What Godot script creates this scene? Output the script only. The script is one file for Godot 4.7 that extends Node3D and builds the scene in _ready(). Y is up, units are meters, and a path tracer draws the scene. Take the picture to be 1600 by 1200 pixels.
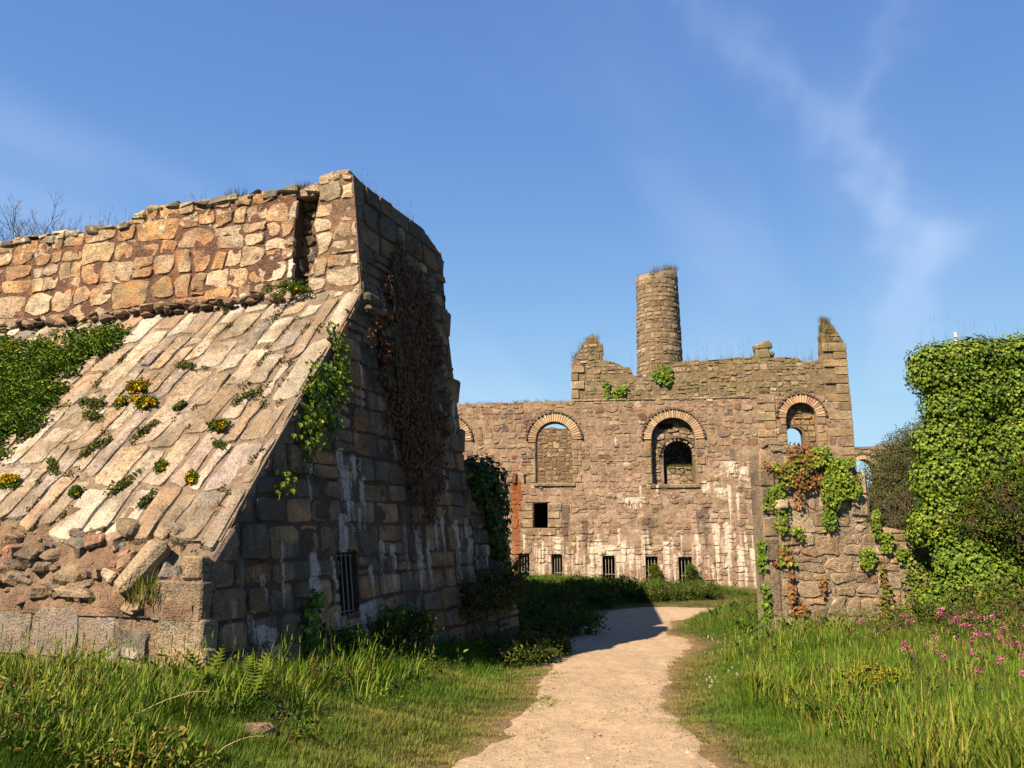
extends Node3D
# A ruined stone mine building with a sloping buttress, a path, a tall ruin with a round stack behind, ivy on the right.
# Plan coordinates below are (x, depth): depth runs away from the eye, so world z = -depth.

const SUN_ENERGY := 1.6
const EXPOSURE := 3.1
const TONE := 0.72
const STONE_TONE := 0.61
const SKY_ENERGY := 0.36

var rng := RandomNumberGenerator.new()
var nz := FastNoiseLite.new()
var nf := FastNoiseLite.new()
var cam_at := Vector3(0, 1.6, 0)
var cam_pitch := deg_to_rad(10.7)
var M := {}
var taken := {}

class Frame:
	var o: Vector3
	var U: Vector3
	var V: Vector3
	var N: Vector3
	var lo := Vector2.ZERO
	var hi := Vector2.ONE
	var radius := 0.0
	var taper := 0.0
	func at(u: float, v: float, n: float) -> Vector3:
		if radius > 0.0:
			var a := u / radius
			var r := radius - taper * v + n
			return o + Vector3(sin(a) * r, v, cos(a) * r)
		return o + U * u + V * v + N * n
	func out(u: float) -> Vector3:
		if radius > 0.0:
			return Vector3(sin(u / radius), 0, cos(u / radius))
		return N
	func uv(u: float, v: float) -> Vector2:
		return Vector2((u - lo.x) / (hi.x - lo.x), 1.0 - (v - lo.y) / (hi.y - lo.y))

class Buf:
	var v := PackedVector3Array()
	var c := PackedColorArray()
	var t := PackedVector2Array()
	var i := PackedInt32Array()
	func add(p: Vector3, col: Color, uv := Vector2.ZERO) -> int:
		v.append(p)
		c.append(col)
		t.append(uv)
		return v.size() - 1
	func tri(a: int, b: int, d: int) -> void:
		i.append(a)
		i.append(b)
		i.append(d)
	func quad(a: Vector3, b: Vector3, d: Vector3, e: Vector3, col: Color, toward: Vector3) -> void:
		var n := (d - a).cross(b - a)
		var k := v.size()
		for p in [a, b, d, e]:
			add(p, col)
		if n.dot(toward) >= 0:
			i.append_array(PackedInt32Array([k, k + 1, k + 2, k, k + 2, k + 3]))
		else:
			i.append_array(PackedInt32Array([k, k + 2, k + 1, k, k + 3, k + 2]))
	func mesh(mat: Material) -> ArrayMesh:
		var n := PackedVector3Array()
		n.resize(v.size())
		for k in range(0, i.size(), 3):
			var a := v[i[k]]
			var f := (v[i[k + 2]] - a).cross(v[i[k + 1]] - a)
			n[i[k]] += f
			n[i[k + 1]] += f
			n[i[k + 2]] += f
		for k in n.size():
			n[k] = n[k].normalized() if n[k].length_squared() > 1e-18 else Vector3.UP
		var a := []
		a.resize(Mesh.ARRAY_MAX)
		a[Mesh.ARRAY_VERTEX] = v
		a[Mesh.ARRAY_NORMAL] = n
		a[Mesh.ARRAY_COLOR] = c
		a[Mesh.ARRAY_TEX_UV] = t
		a[Mesh.ARRAY_TEX_UV2] = t
		a[Mesh.ARRAY_INDEX] = i
		var m := ArrayMesh.new()
		m.add_surface_from_arrays(Mesh.PRIMITIVE_TRIANGLES, a)
		m.surface_set_material(0, mat)
		return m

# ---------------------------------------------------------------- naming
func numbered(called: String) -> String:
	taken[called] = taken.get(called, -1) + 1
	return called if taken[called] == 0 else "%s_%03d" % [called, taken[called]]

func tag(o: Node, label := "", category := "", group := "", kind := "") -> Node:
	if label: o.set_meta("label", label)
	if category: o.set_meta("category", category)
	if group: o.set_meta("group", group)
	if kind: o.set_meta("kind", kind)
	return o

func thing(called: String, label: String, category: String, where := Vector3.ZERO, group := "") -> Node3D:
	var o := Node3D.new()
	o.name = numbered(called)
	add_child(o, true)
	o.position = where
	tag(o, label, category, group)
	return o

func part(called: String, m: Mesh, parent: Node, kind := "", mat: Material = null) -> MeshInstance3D:
	var o := MeshInstance3D.new()
	o.mesh = m
	if mat: o.material_override = mat
	o.name = numbered(called) if parent == self else called
	parent.add_child(o, true)
	if kind: o.set_meta("kind", kind)
	return o

func W3(x: float, y: float, d: float) -> Vector3:
	return Vector3(x, y, -d)

func in_view(p: Vector3, margin := 0.06) -> bool:
	var q := p - cam_at
	var fw := -q.z * cos(cam_pitch) + q.y * sin(cam_pitch)
	var up := q.y * cos(cam_pitch) + q.z * sin(cam_pitch)
	return fw > 0.5 and absf(q.x / fw) < 0.665 + margin and absf(up / fw) < 0.4988 + margin

func rr(a: float, b: float) -> float:
	return rng.randf_range(a, b)

func pick(a: Array):
	return a[rng.randi() % a.size()]

func ss(a: float, b: float, x: float) -> float:
	return smoothstep(a, b, x)

# ---------------------------------------------------------------- textures and materials
func noise_image(size: int, freq: float, oct: int, sd: int, kind := FastNoiseLite.TYPE_SIMPLEX_SMOOTH) -> PackedByteArray:
	var f := FastNoiseLite.new()
	f.seed = sd
	f.noise_type = kind
	f.frequency = freq
	f.fractal_octaves = oct
	if kind == FastNoiseLite.TYPE_CELLULAR:
		f.cellular_return_type = FastNoiseLite.RETURN_DISTANCE
	var im := f.get_seamless_image(size, size, false, false, 0.1, true)
	im.convert(Image.FORMAT_L8)
	return im.get_data()

func lin8(x: float) -> int:
	return int(clampf(255.0 * (1.055 * pow(maxf(x, 0.0), 0.4167) - 0.055), 0, 255))

func tone_table() -> PackedByteArray:
	var t := PackedByteArray()
	t.resize(1024)
	for k in 1024:
		t[k] = lin8(k / 1023.0)
	return t

# A grain texture (mean about 0.75, colours multiply it) and its relief
func grain(size: int, sd: int, blot: float, fine: float, speck: float, dark: float, warm: float) -> Array:
	var a := noise_image(size, 4.0 / size, 3, sd)
	var b := noise_image(size, 36.0 / size, 3, sd + 1)
	var e := noise_image(size, 60.0 / size, 2, sd + 2)
	var g := noise_image(size, 13.0 / size, 2, sd + 3)
	var tt := tone_table()
	var out := PackedByteArray()
	out.resize(size * size * 3)
	var hh := PackedByteArray()
	hh.resize(size * size)
	for k in size * size:
		var p := a[k] / 255.0 - 0.5
		var q := b[k] / 255.0 - 0.5
		var s := e[k] / 255.0
		var o := g[k] / 255.0 - 0.5
		var x := 0.72 + blot * p + fine * q + blot * 1.1 * o
		var h := 0.5 + 0.45 * q + 0.2 * p + 0.35 * o
		if s > 1.0 - speck:
			x *= dark
			h -= 0.2
		elif s < speck * 0.7:
			x *= 1.25
			h += 0.1
		var w := warm * p
		out[k * 3] = tt[int(clampf(x * (1.0 + w), 0, 1) * 1023)]
		out[k * 3 + 1] = tt[int(clampf(x, 0, 1) * 1023)]
		out[k * 3 + 2] = tt[int(clampf(x * (1.0 - w), 0, 1) * 1023)]
		hh[k] = int(clampf(h, 0, 1) * 255)
	return [ImageTexture.create_from_image(Image.create_from_data(size, size, false, Image.FORMAT_RGB8, out)), ImageTexture.create_from_image(Image.create_from_data(size, size, false, Image.FORMAT_L8, hh))]

func surf(g: Array, tile: float, relief: float, rough := 0.92, tint := Color.WHITE) -> StandardMaterial3D:
	var m := StandardMaterial3D.new()
	m.albedo_color = Color(tint.r * STONE_TONE, tint.g * STONE_TONE, tint.b * STONE_TONE).linear_to_srgb()
	m.albedo_texture = g[0]
	m.heightmap_enabled = relief > 0
	m.heightmap_texture = g[1]
	m.heightmap_scale = relief
	m.uv1_triplanar = true
	m.uv1_world_triplanar = true
	m.uv1_scale = Vector3.ONE / tile
	m.roughness = rough
	m.metallic_specular = 0.3
	m.vertex_color_use_as_albedo = true
	return m

func stained(m: StandardMaterial3D, im: Image) -> StandardMaterial3D:
	var s: StandardMaterial3D = m.duplicate()
	s.detail_enabled = true
	s.detail_blend_mode = BaseMaterial3D.BLEND_MODE_MIX
	s.detail_uv_layer = BaseMaterial3D.DETAIL_UV_2
	s.detail_albedo = ImageTexture.create_from_image(im)
	return s

func flat(col: Color, rough := 0.8, metal := 0.0) -> StandardMaterial3D:
	var m := StandardMaterial3D.new()
	m.albedo_color = Color(col.r * TONE, col.g * TONE, col.b * TONE).linear_to_srgb()
	m.roughness = rough
	m.metallic = metal
	return m

func leafy(back: Color, rough := 0.55) -> StandardMaterial3D:
	var m := StandardMaterial3D.new()
	m.albedo_color = Color(TONE, TONE, TONE).linear_to_srgb()
	m.vertex_color_use_as_albedo = true
	m.roughness = rough
	m.metallic_specular = 0.22
	m.backlight_enabled = true
	m.backlight = back
	m.cull_mode = BaseMaterial3D.CULL_DISABLED
	return m

# Stains on one wall, as a picture in that wall's own metres
class Stain:
	var im: Image
	var f: Frame
	var n: FastNoiseLite
	func px(u: float, v: float) -> Vector2:
		var t := f.uv(u, v)
		return Vector2(t.x * im.get_width(), t.y * im.get_height())
	func mix(x: int, y: int, col: Color, a: float) -> void:
		var old := im.get_pixel(x, y)
		var k := a + old.a * (1.0 - a)
		if k < 0.004:
			return
		var c := Color((col.r * a + old.r * old.a * (1 - a)) / k, (col.g * a + old.g * old.a * (1 - a)) / k, (col.b * a + old.b * old.a * (1 - a)) / k, k)
		im.set_pixel(x, y, c)
	# a run of lime, rust or soot that starts at (u, v) and comes down in thin tongues
	func run(u: float, v: float, length: float, width: float, col: Color, strength: float, ragged := 1.0) -> void:
		var a := px(u - width * 1.3, v + 0.08)
		var b := px(u + width * 1.3, v - length)
		var sx := (f.hi.x - f.lo.x) / im.get_width()
		var sy := (f.hi.y - f.lo.y) / im.get_height()
		var g := 40.0 / width + 260.0
		for y in range(maxi(0, int(a.y)), mini(im.get_height(), int(b.y) + 1)):
			var t := clampf((y - a.y) / maxf(b.y - a.y, 1.0), 0, 1)
			for x in range(maxi(0, int(a.x)), mini(im.get_width(), int(b.x) + 1)):
				var d := absf((x - (a.x + b.x) * 0.5) * sx) / width + 0.35 * n.get_noise_2d(u * 900.0, y * sy * 60.0)
				var tongue := n.get_noise_2d(x * sx * g + u * 70.0, y * sy * 22.0 / maxf(length, 0.3))
				var crumb := n.get_noise_2d(x * sx * 900.0, y * sy * 520.0 + u * 31.0)
				var e := 0.95 - d * d * 0.75 - t * 0.75 - 0.5 * smoothstep(0.06, 0.0, t) + ragged * (0.8 * tongue + 0.5 * crumb)
				var k := smoothstep(0.2, 0.42, e) * strength
				if k > 0.01:
					mix(x, y, col, k)
	# loose patches in a rectangle, where the noise is high
	func blotch(u0: float, v0: float, u1: float, v1: float, size: float, cut: float, col: Color, strength: float, sd: float) -> void:
		var a := px(u0, v1)
		var b := px(u1, v0)
		var sx := (f.hi.x - f.lo.x) / im.get_width()
		for y in range(maxi(0, int(a.y)), mini(im.get_height(), int(b.y) + 1)):
			for x in range(maxi(0, int(a.x)), mini(im.get_width(), int(b.x) + 1)):
				var ex := minf(minf(x - a.x, b.x - x) / (b.x - a.x), minf(y - a.y, b.y - y) / (b.y - a.y)) * 5.0
				var q := n.get_noise_3d(x * sx * 40.0 / size, y * sx * 40.0 / size, sd) + 0.4 * n.get_noise_3d(x * sx * 150.0 / size, y * sx * 150.0 / size, sd + 9)
				var k := smoothstep(cut, cut + 0.16, q - (1.0 - clampf(ex, 0, 1)) * 0.6) * strength
				if k > 0.01:
					mix(x, y, col, k)

func stain(f: Frame, w: int, h: int) -> Stain:
	var s := Stain.new()
	s.im = Image.create_empty(w, h, false, Image.FORMAT_RGBA8)
	s.f = f
	s.n = FastNoiseLite.new()
	s.n.seed = 5
	s.n.frequency = 0.05
	return s

func srgb(r: float, g: float, b: float) -> Color:
	return Color(r * STONE_TONE, g * STONE_TONE, b * STONE_TONE).linear_to_srgb()

# ---------------------------------------------------------------- masonry
func clip_half(poly: PackedVector2Array, mid: Vector2, dir: Vector2) -> PackedVector2Array:
	var out := PackedVector2Array()
	var n := poly.size()
	for k in n:
		var a := poly[k]
		var b := poly[(k + 1) % n]
		var da := (a - mid).dot(dir)
		var db := (b - mid).dot(dir)
		if da <= 0:
			out.append(a)
		if (da < 0 and db > 0) or (da > 0 and db < 0):
			out.append(a + (b - a) * (da / (da - db)))
	return out

# rough courses of stones of uneven length; the cells between their middles
func rubble(lo: Vector2, hi: Vector2, w: float, h: float, jitter: float, split := 0.25) -> Array:
	var k := w / h
	var sites := PackedVector2Array()
	var y := lo.y - h * 0.5
	while y < hi.y + h * 0.5:
		var rh := h * rr(0.7, 1.3)
		var x := lo.x - w * rr(0.5, 1.2)
		while x < hi.x + w:
			var ww := w * (rr(0.55, 1.0) if rng.randf() < 0.5 else rr(0.9, 1.7))
			var c := Vector2(x + ww * 0.5, y + rh * (0.5 + jitter * rr(-0.5, 0.5)))
			if rng.randf() < split:
				var s := rr(0.2, 0.32)
				if rng.randf() < 0.6:
					sites.append(c + Vector2(rr(-0.1, 0.1) * ww, s * rh))
					sites.append(c - Vector2(rr(-0.1, 0.1) * ww, s * rh))
				else:
					sites.append(c + Vector2(s * ww, s * 0.5 * rh))
					sites.append(c - Vector2(s * ww, s * 0.5 * rh))
			else:
				sites.append(c)
			x += ww
		y += rh
	for q in sites.size():
		sites[q] = Vector2(sites[q].x, sites[q].y * k)
	var reach := w * 1.9
	var hash_ := {}
	for q in sites.size():
		var key := Vector2i((sites[q] / reach).floor())
		if not hash_.has(key): hash_[key] = []
		hash_[key].append(q)
	var out := []
	for q in sites.size():
		var s := sites[q]
		var poly := PackedVector2Array([s + Vector2(-reach, -reach), s + Vector2(reach, -reach), s + Vector2(reach, reach), s + Vector2(-reach, reach)])
		var cell := Vector2i((s / reach).floor())
		for dx in [-1, 0, 1]:
			for dy in [-1, 0, 1]:
				for j in hash_.get(cell + Vector2i(dx, dy), []):
					if j != q:
						poly = clip_half(poly, (s + sites[j]) * 0.5, sites[j] - s)
		for e in poly.size():
			poly[e] = Vector2(poly[e].x, poly[e].y / k)
		out.append(poly)
	return out

# courses of squared blocks
func courses(lo: Vector2, hi: Vector2, w: float, h: float, wv: float, hv: float, slant := 0.0) -> Array:
	var out := []
	var y := lo.y
	while y < hi.y - h * 0.3:
		var rh := h * rr(1 - hv, 1 + hv)
		if hi.y - (y + rh) < h * 0.4: rh = hi.y - y
		var x := lo.x - w * rng.randf()
		while x < hi.x:
			var ww := w * rr(1 - wv, 1 + wv)
			var j := 0.05 * h
			if rng.randf() < 0.14:
				var m := rr(0.35, 0.65)
				out.append(PackedVector2Array([Vector2(x, y), Vector2(x + ww, y + rr(-j, j)), Vector2(x + ww, y + rh * m), Vector2(x, y + rh * (m + rr(-0.06, 0.06)))]))
				out.append(PackedVector2Array([Vector2(x, y + rh * m), Vector2(x + ww, y + rh * m), Vector2(x + ww + rr(-j, j), y + rh), Vector2(x, y + rh)]))
			else:
				out.append(PackedVector2Array([Vector2(x + rr(-j, j), y + rr(-j, j)), Vector2(x + ww + rr(-j, j), y + rr(-j, j)), Vector2(x + ww + rr(-j, j), y + rh + rr(-j, j)), Vector2(x + rr(-j, j), y + rh + rr(-j, j))]))
			x += ww
		y += rh
	return out

# squared rubble: big and small pieces fitted together, loosely coursed, with pinnings between
func squared(lo: Vector2, hi: Vector2, w: float, h: float, jit := 0.13) -> Array:
	var todo := []
	var y := lo.y
	while y < hi.y:
		var bh := h * rr(1.6, 2.6)
		var x := lo.x - rng.randf() * w
		while x < hi.x:
			var bw := w * rr(2.0, 4.0)
			todo.append(Rect2(x, y, bw, bh))
			x += bw
		y += bh
	var out := []
	while todo.size():
		var r: Rect2 = todo.pop_back()
		var rw := r.size.x / (w * rr(0.65, 1.45))
		var rh := r.size.y / (h * rr(0.7, 1.3))
		var split := 0
		if rw > 1.0 or rh > 1.0: split = 1 if rw > rh else 2
		elif r.size.x * r.size.y > w * h * 0.4 and rng.randf() < 0.16: split = 3 if rng.randf() < 0.5 else 4
		var t := rr(0.36, 0.64) if split < 3 else (rr(0.18, 0.28) if rng.randf() < 0.5 else rr(0.72, 0.82))
		if split == 1 or split == 3:
			todo.append(Rect2(r.position, Vector2(r.size.x * t, r.size.y)))
			todo.append(Rect2(r.position + Vector2(r.size.x * t, 0), Vector2(r.size.x * (1 - t), r.size.y)))
		elif split:
			todo.append(Rect2(r.position, Vector2(r.size.x, r.size.y * t)))
			todo.append(Rect2(r.position + Vector2(0, r.size.y * t), Vector2(r.size.x, r.size.y * (1 - t))))
		else:
			var j := minf(r.size.x, r.size.y) * jit
			var k := minf(r.size.x, r.size.y) * jit * 0.7
			var p := PackedVector2Array()
			for e in [[0, 0], [0.5, 0], [1, 0], [1, 0.5], [1, 1], [0.5, 1], [0, 1], [0, 0.5]]:
				var c: Vector2 = r.position + r.size * Vector2(e[0], e[1])
				p.append(c + Vector2(rr(-j, j), rr(-j, j)) * (1.0 if e[0] != 0.5 and e[1] != 0.5 else 0.45) + (r.get_center() - c).normalized() * (rr(0, k) if e[0] != 0.5 and e[1] != 0.5 else rr(-k, 0) * 0.5))
			out.append(p)
	return out

func area(p: PackedVector2Array) -> float:
	var s := 0.0
	for k in p.size():
		s += p[k].cross(p[(k + 1) % p.size()])
	return absf(s) * 0.5

func middle(p: PackedVector2Array) -> Vector2:
	var s := Vector2.ZERO
	for q in p: s += q
	return s / p.size()

func biggest(list: Array) -> PackedVector2Array:
	var best := PackedVector2Array()
	var a := 0.0
	for p in list:
		if Geometry2D.is_polygon_clockwise(p) and list.size() > 1 and area(p) < 1e-4: continue
		if area(p) > a:
			a = area(p)
			best = p
	return best

func chaikin(p: PackedVector2Array, t: float) -> PackedVector2Array:
	var out := PackedVector2Array()
	for k in p.size():
		var a := p[k]
		var b := p[(k + 1) % p.size()]
		out.append(a.lerp(b, t))
		out.append(a.lerp(b, 1 - t))
	return out

# cells cut to an outline and round openings, drawn in by the joint, corners worn off
func dress(cells: Array, outline: PackedVector2Array, holes: Array, gap: float, cut: float, least: float, gv := 0.5, rag := 0.012) -> Array:
	var out := []
	for c in cells:
		var p: PackedVector2Array = c
		var got := Geometry2D.intersect_polygons(p, outline)
		if got.is_empty(): continue
		p = biggest(got)
		for h in holes:
			var left := Geometry2D.clip_polygons(p, h)
			if left.is_empty():
				p = PackedVector2Array()
				break
			p = biggest(left)
		if p.size() < 3 or area(p) < least: continue
		got = Geometry2D.offset_polygon(p, -gap * rr(1 - gv, 1 + gv))
		if got.is_empty(): continue
		p = biggest(got)
		if p.size() < 3 or area(p) < least * 0.5: continue
		if p.size() > 9:
			var q := PackedVector2Array()
			for k in p.size():
				if q.is_empty() or q[q.size() - 1].distance_to(p[k]) > 0.05: q.append(p[k])
			if q.size() >= 4: p = q
		p = chaikin(p, cut) if p.size() <= 9 else p
		if rag > 0.0:
			var q := PackedVector2Array()
			for k in p.size():
				var a := p[k]
				var e := p[(k + 1) % p.size()]
				q.append(a + Vector2(rr(-1, 1), rr(-1, 1)) * rag * 0.7)
				if a.distance_to(e) > rag * 9.0: q.append(a.lerp(e, rr(0.35, 0.65)) + Vector2(rr(-1, 1), rr(-1, 1)) * rag)
			if Geometry2D.triangulate_polygon(q).size() > 0: p = q
		out.append(p)
	return out

func stone_color(pal: Array) -> Color:
	var c: Color = pick(pal)
	var k := rr(0.68, 1.24)
	return Color(c.r * k * rr(0.95, 1.05), c.g * k, c.b * k * rr(0.93, 1.07))

func shade_at(p: Vector3, tint: Color, alt: Color, share: float) -> Color:
	var a := clampf(nz.get_noise_3dv(p * 5.0) * 1.6 + share, 0, 1)
	var k := 1.0 + 0.34 * nz.get_noise_3dv(p * 14.0 + Vector3(7, 3, 1))
	var c := tint.lerp(alt, a)
	return Color(c.r * k, c.g * k, c.b * k)

func stone(b: Buf, f: Frame, p: PackedVector2Array, base: float, proud: float, inset: float, lump: float, tint: Color, alt: Color, share: float, deep: bool, lean := 1.5) -> void:
	var m := middle(p)
	var n := p.size()
	var ti := b.i.size()
	var tilt := Vector2(rr(-1, 1), rr(-1, 1)) * lump * lean
	var rings := [[0.0, base, 0.0], [0.0, lerpf(base, proud, 0.6), 0.6], [inset, proud, 1.0], [inset, proud, 1.0]]
	if not deep: rings.remove_at(1)
	if deep: rings.append([-0.55, proud + 0.05 * (proud - base), 1.2])
	var start := []
	for r in rings:
		start.append(b.v.size())
		for k in n:
			var d := p[k] - m
			var l := d.length()
			var s: float = 0.55 if r[0] < 0 else maxf(0.3, 1.0 - r[0] / maxf(l, 0.01))
			var q := m + d * s
			var w := f.at(q.x, q.y, 0.0)
			var z: float = r[1] + r[2] * (lump * (nz.get_noise_3dv(w * 9.0) * 1.3 + 0.8 * nz.get_noise_3dv(w * 24.0)) + (q - m).dot(tilt))
			b.add(f.at(q.x, q.y, z), shade_at(w, tint, alt, share), f.uv(q.x, q.y))
	var cw := f.at(m.x, m.y, proud)
	var c := b.add(f.at(m.x, m.y, proud + 0.06 * (proud - base) + lump * (nz.get_noise_3dv(cw * 9.0) * 1.3)), shade_at(cw, tint, alt, share), f.uv(m.x, m.y))
	var last: int = rings.size() - 1
	var seam := 2 if deep else 1
	for k in n:
		var k2 := (k + 1) % n
		for r in last:
			if r == seam: continue
			var a: int = start[r]
			var e: int = start[r + 1]
			b.tri(a + k, a + k2, e + k2)
			b.tri(a + k, e + k2, e + k)
		b.tri(start[last] + k, start[last] + k2, c)
	var z0 := b.v[start[last]]
	var fn := (b.v[c] - z0).cross(b.v[start[last] + 1] - z0)
	if fn.dot(f.out(m.x)) < 0:
		for k in range(ti, b.i.size(), 3):
			var s2 := b.i[k + 1]
			b.i[k + 1] = b.i[k + 2]
			b.i[k + 2] = s2

# lays the stones as parts of their wall; past `most`, or out of sight, they join one part
func lay(f: Frame, list: Array, parent: Node, called: String, mat: Material, pal: Array, alt: Color, share: float, opt := {}) -> void:
	var most: int = opt.get("most", 295)
	var order := []
	for k in list.size():
		var m := middle(list[k])
		var w := f.at(m.x, m.y, 0)
		var size := area(list[k]) / maxf(1.0, w.distance_squared_to(cam_at))
		order.append([size if in_view(w) else size * 1e-6, k])
	order.sort_custom(func(a, b): return a[0] > b[0])
	var rest := Buf.new()
	var made := 0
	for e in order:
		var p: PackedVector2Array = list[e[1]]
		var m := middle(p)
		var big := sqrt(area(p))
		var base: float = opt.get("base", -0.04)
		var proud: float = opt.get("proud", 0.04)
		proud += 0.5 * minf(proud - base, 0.09) * rr(-0.7, 0.6) * opt.get("vary", 1.0)
		var own: Color = stone_color(pal)
		if opt.has("tint"): own = opt.tint.call(m, own)
		var b: Buf = Buf.new() if made < most and in_view(f.at(m.x, m.y, 0)) else rest
		stone(b, f, p, base, proud, minf(opt.get("inset", 0.03), big * 0.22), opt.get("lump", 0.012), own, alt, share * rr(0.2, 1.3), opt.get("deep", true), opt.get("lean", 1.5))
		if b != rest:
			part(called, b.mesh(mat), parent)
			made += 1
	if rest.v.size():
		part("small_" + called, rest.mesh(mat), parent, "stuff")

# a sheet of wall with openings, thick, its reveals closed
func slab(b: Buf, f: Frame, outline: PackedVector2Array, holes: Array, n0: float, thick: float, col: Color, both := true) -> void:
	var cuts := []
	for h in holes: cuts.append(middle(h).x)
	cuts.sort()
	cuts = [-1e3] + cuts + [1e3]
	for k in cuts.size() - 1:
		if cuts[k + 1] - cuts[k] < 1e-4: continue
		var band := PackedVector2Array([Vector2(cuts[k], -1e3), Vector2(cuts[k + 1], -1e3), Vector2(cuts[k + 1], 1e3), Vector2(cuts[k], 1e3)])
		var pieces: Array = Geometry2D.intersect_polygons(outline, band)
		for h in holes:
			var next := []
			for p in pieces: next.append_array(Geometry2D.clip_polygons(p, h))
			pieces = next
		for p in pieces:
			var idx := Geometry2D.triangulate_polygon(p)
			for side in ([0, 1] if both else [0]):
				var first := b.v.size()
				for q in p: b.add(f.at(q.x, q.y, n0 - thick * side), col, f.uv(q.x, q.y))
				for t in range(0, idx.size(), 3):
					var i0 := first + idx[t]
					var i1 := first + idx[t + 1]
					var i2 := first + idx[t + 2]
					var w: float = f.out(p[0].x).dot((b.v[i2] - b.v[i0]).cross(b.v[i1] - b.v[i0])) * (1 - 2 * side)
					if w > 0: b.tri(i0, i1, i2)
					else: b.tri(i0, i2, i1)
	if not both: return
	for h in [outline] + holes:
		var mid := middle(h)
		for k in h.size():
			var p: Vector2 = h[k]
			var q: Vector2 = h[(k + 1) % h.size()]
			var e := (q - p).orthogonal().normalized()
			var outward := e if not Geometry2D.is_point_in_polygon((p + q) * 0.5 + e * 0.004, h) else -e
			if h != outline: outward = -outward
			var first := b.v.size()
			var a := f.at(p.x, p.y, n0)
			var dirn := f.at(p.x + outward.x, p.y + outward.y, n0) - a
			b.quad(a, f.at(q.x, q.y, n0), f.at(q.x, q.y, n0 - thick), f.at(p.x, p.y, n0 - thick), col, dirn)
			for z in range(first, b.v.size()): b.t[z] = f.uv(p.x, p.y)

# a worn block: a box with broken edges. c centre, x y z half axes
func block(b: Buf, c: Vector3, x: Vector3, y: Vector3, z: Vector3, cham: float, jit: float, tint: Color, alt: Color, share: float, f: Frame = null) -> void:
	var first := b.v.size()
	var ax := [x, y, z]
	var ids := {}
	for sx in [-1, 1]:
		for sy in [-1, 1]:
			for sz in [-1, 1]:
				var s := [sx, sy, sz]
				var off := Vector3(rr(-jit, jit), rr(-jit, jit), rr(-jit, jit))
				for k in 3:
					var p := c + off
					for j in 3:
						var l: float = ax[j].length()
						var ch := 0.0 if j == k else cham * rr(0.7, 1.3)
						p += ax[j] / l * (l - minf(ch, l * 0.7)) * s[j]
					var uv := Vector2.ZERO
					if f:
						var rel := p - f.o
						uv = f.uv(rel.dot(f.U) / f.U.length_squared(), rel.y / f.V.y)
					ids[[sx, sy, sz, k]] = b.add(p, shade_at(p, tint, alt, share), uv)
	var faces := []
	for k in 3:
		var i1 := (k + 1) % 3
		var i2 := (k + 2) % 3
		for s in [-1, 1]:
			var q := []
			for e in [[-1, -1], [1, -1], [1, 1], [-1, 1]]:
				var sg := [0, 0, 0]
				sg[k] = s
				sg[i1] = e[0]
				sg[i2] = e[1]
				q.append(ids[[sg[0], sg[1], sg[2], k]])
			faces.append(q)
		for e in [[-1, -1], [1, -1], [1, 1], [-1, 1]]:
			var q := []
			for t in [[-1, i1], [1, i1], [1, i2], [-1, i2]]:
				var sg := [0, 0, 0]
				sg[k] = t[0]
				sg[i1] = e[0]
				sg[i2] = e[1]
				q.append(ids[[sg[0], sg[1], sg[2], t[1]]])
			faces.append(q)
	for sx in [-1, 1]:
		for sy in [-1, 1]:
			for sz in [-1, 1]:
				faces.append([ids[[sx, sy, sz, 0]], ids[[sx, sy, sz, 1]], ids[[sx, sy, sz, 2]]])
	var raw := b.v.slice(first)
	var rc := b.c.slice(first)
	var rt := b.t.slice(first)
	b.v.resize(first)
	b.c.resize(first)
	b.t.resize(first)
	for q in faces:
		var m := Vector3.ZERO
		for k in q: m += raw[k - first]
		m /= q.size()
		var n := (raw[q[2] - first] - raw[q[0] - first]).cross(raw[q[1] - first] - raw[q[0] - first])
		var ok := n.dot(m - c) > 0
		var at := b.v.size()
		for k in q: b.add(raw[k - first], rc[k - first], rt[k - first])
		for k in range(1, q.size() - 1):
			if ok: b.tri(at, at + k, at + k + 1)
			else: b.tri(at, at + k + 1, at + k)

func tube(b: Buf, pts: Array, r0: float, r1: float, col: Color, sides := 4) -> void:
	var first := b.v.size()
	for k in pts.size():
		var d: Vector3 = (pts[mini(k + 1, pts.size() - 1)] - pts[maxi(k - 1, 0)]).normalized()
		var a := d.cross(Vector3(0.31, 0.17, 0.93)).normalized()
		var e := d.cross(a)
		var r := lerpf(r0, r1, k / float(maxi(pts.size() - 1, 1)))
		for s in sides:
			var t := TAU * s / sides
			b.add(pts[k] + (a * cos(t) + e * sin(t)) * r, col)
	for k in pts.size() - 1:
		for s in sides:
			var i0 := first + k * sides + s
			var i1 := first + k * sides + (s + 1) % sides
			b.tri(i0, i1, i1 + sides)
			b.tri(i0, i1 + sides, i0 + sides)

func arc(c: Vector2, r: float, sill: float, n := 14) -> PackedVector2Array:
	var p := PackedVector2Array([Vector2(c.x - r, sill), Vector2(c.x + r, sill)])
	for k in n + 1:
		var t := PI * k / n
		p.append(c + Vector2(cos(t), sin(t)) * r)
	return p

func box_poly(u0: float, v0: float, u1: float, v1: float) -> PackedVector2Array:
	return PackedVector2Array([Vector2(u0, v0), Vector2(u1, v0), Vector2(u1, v1), Vector2(u0, v1)])

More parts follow.
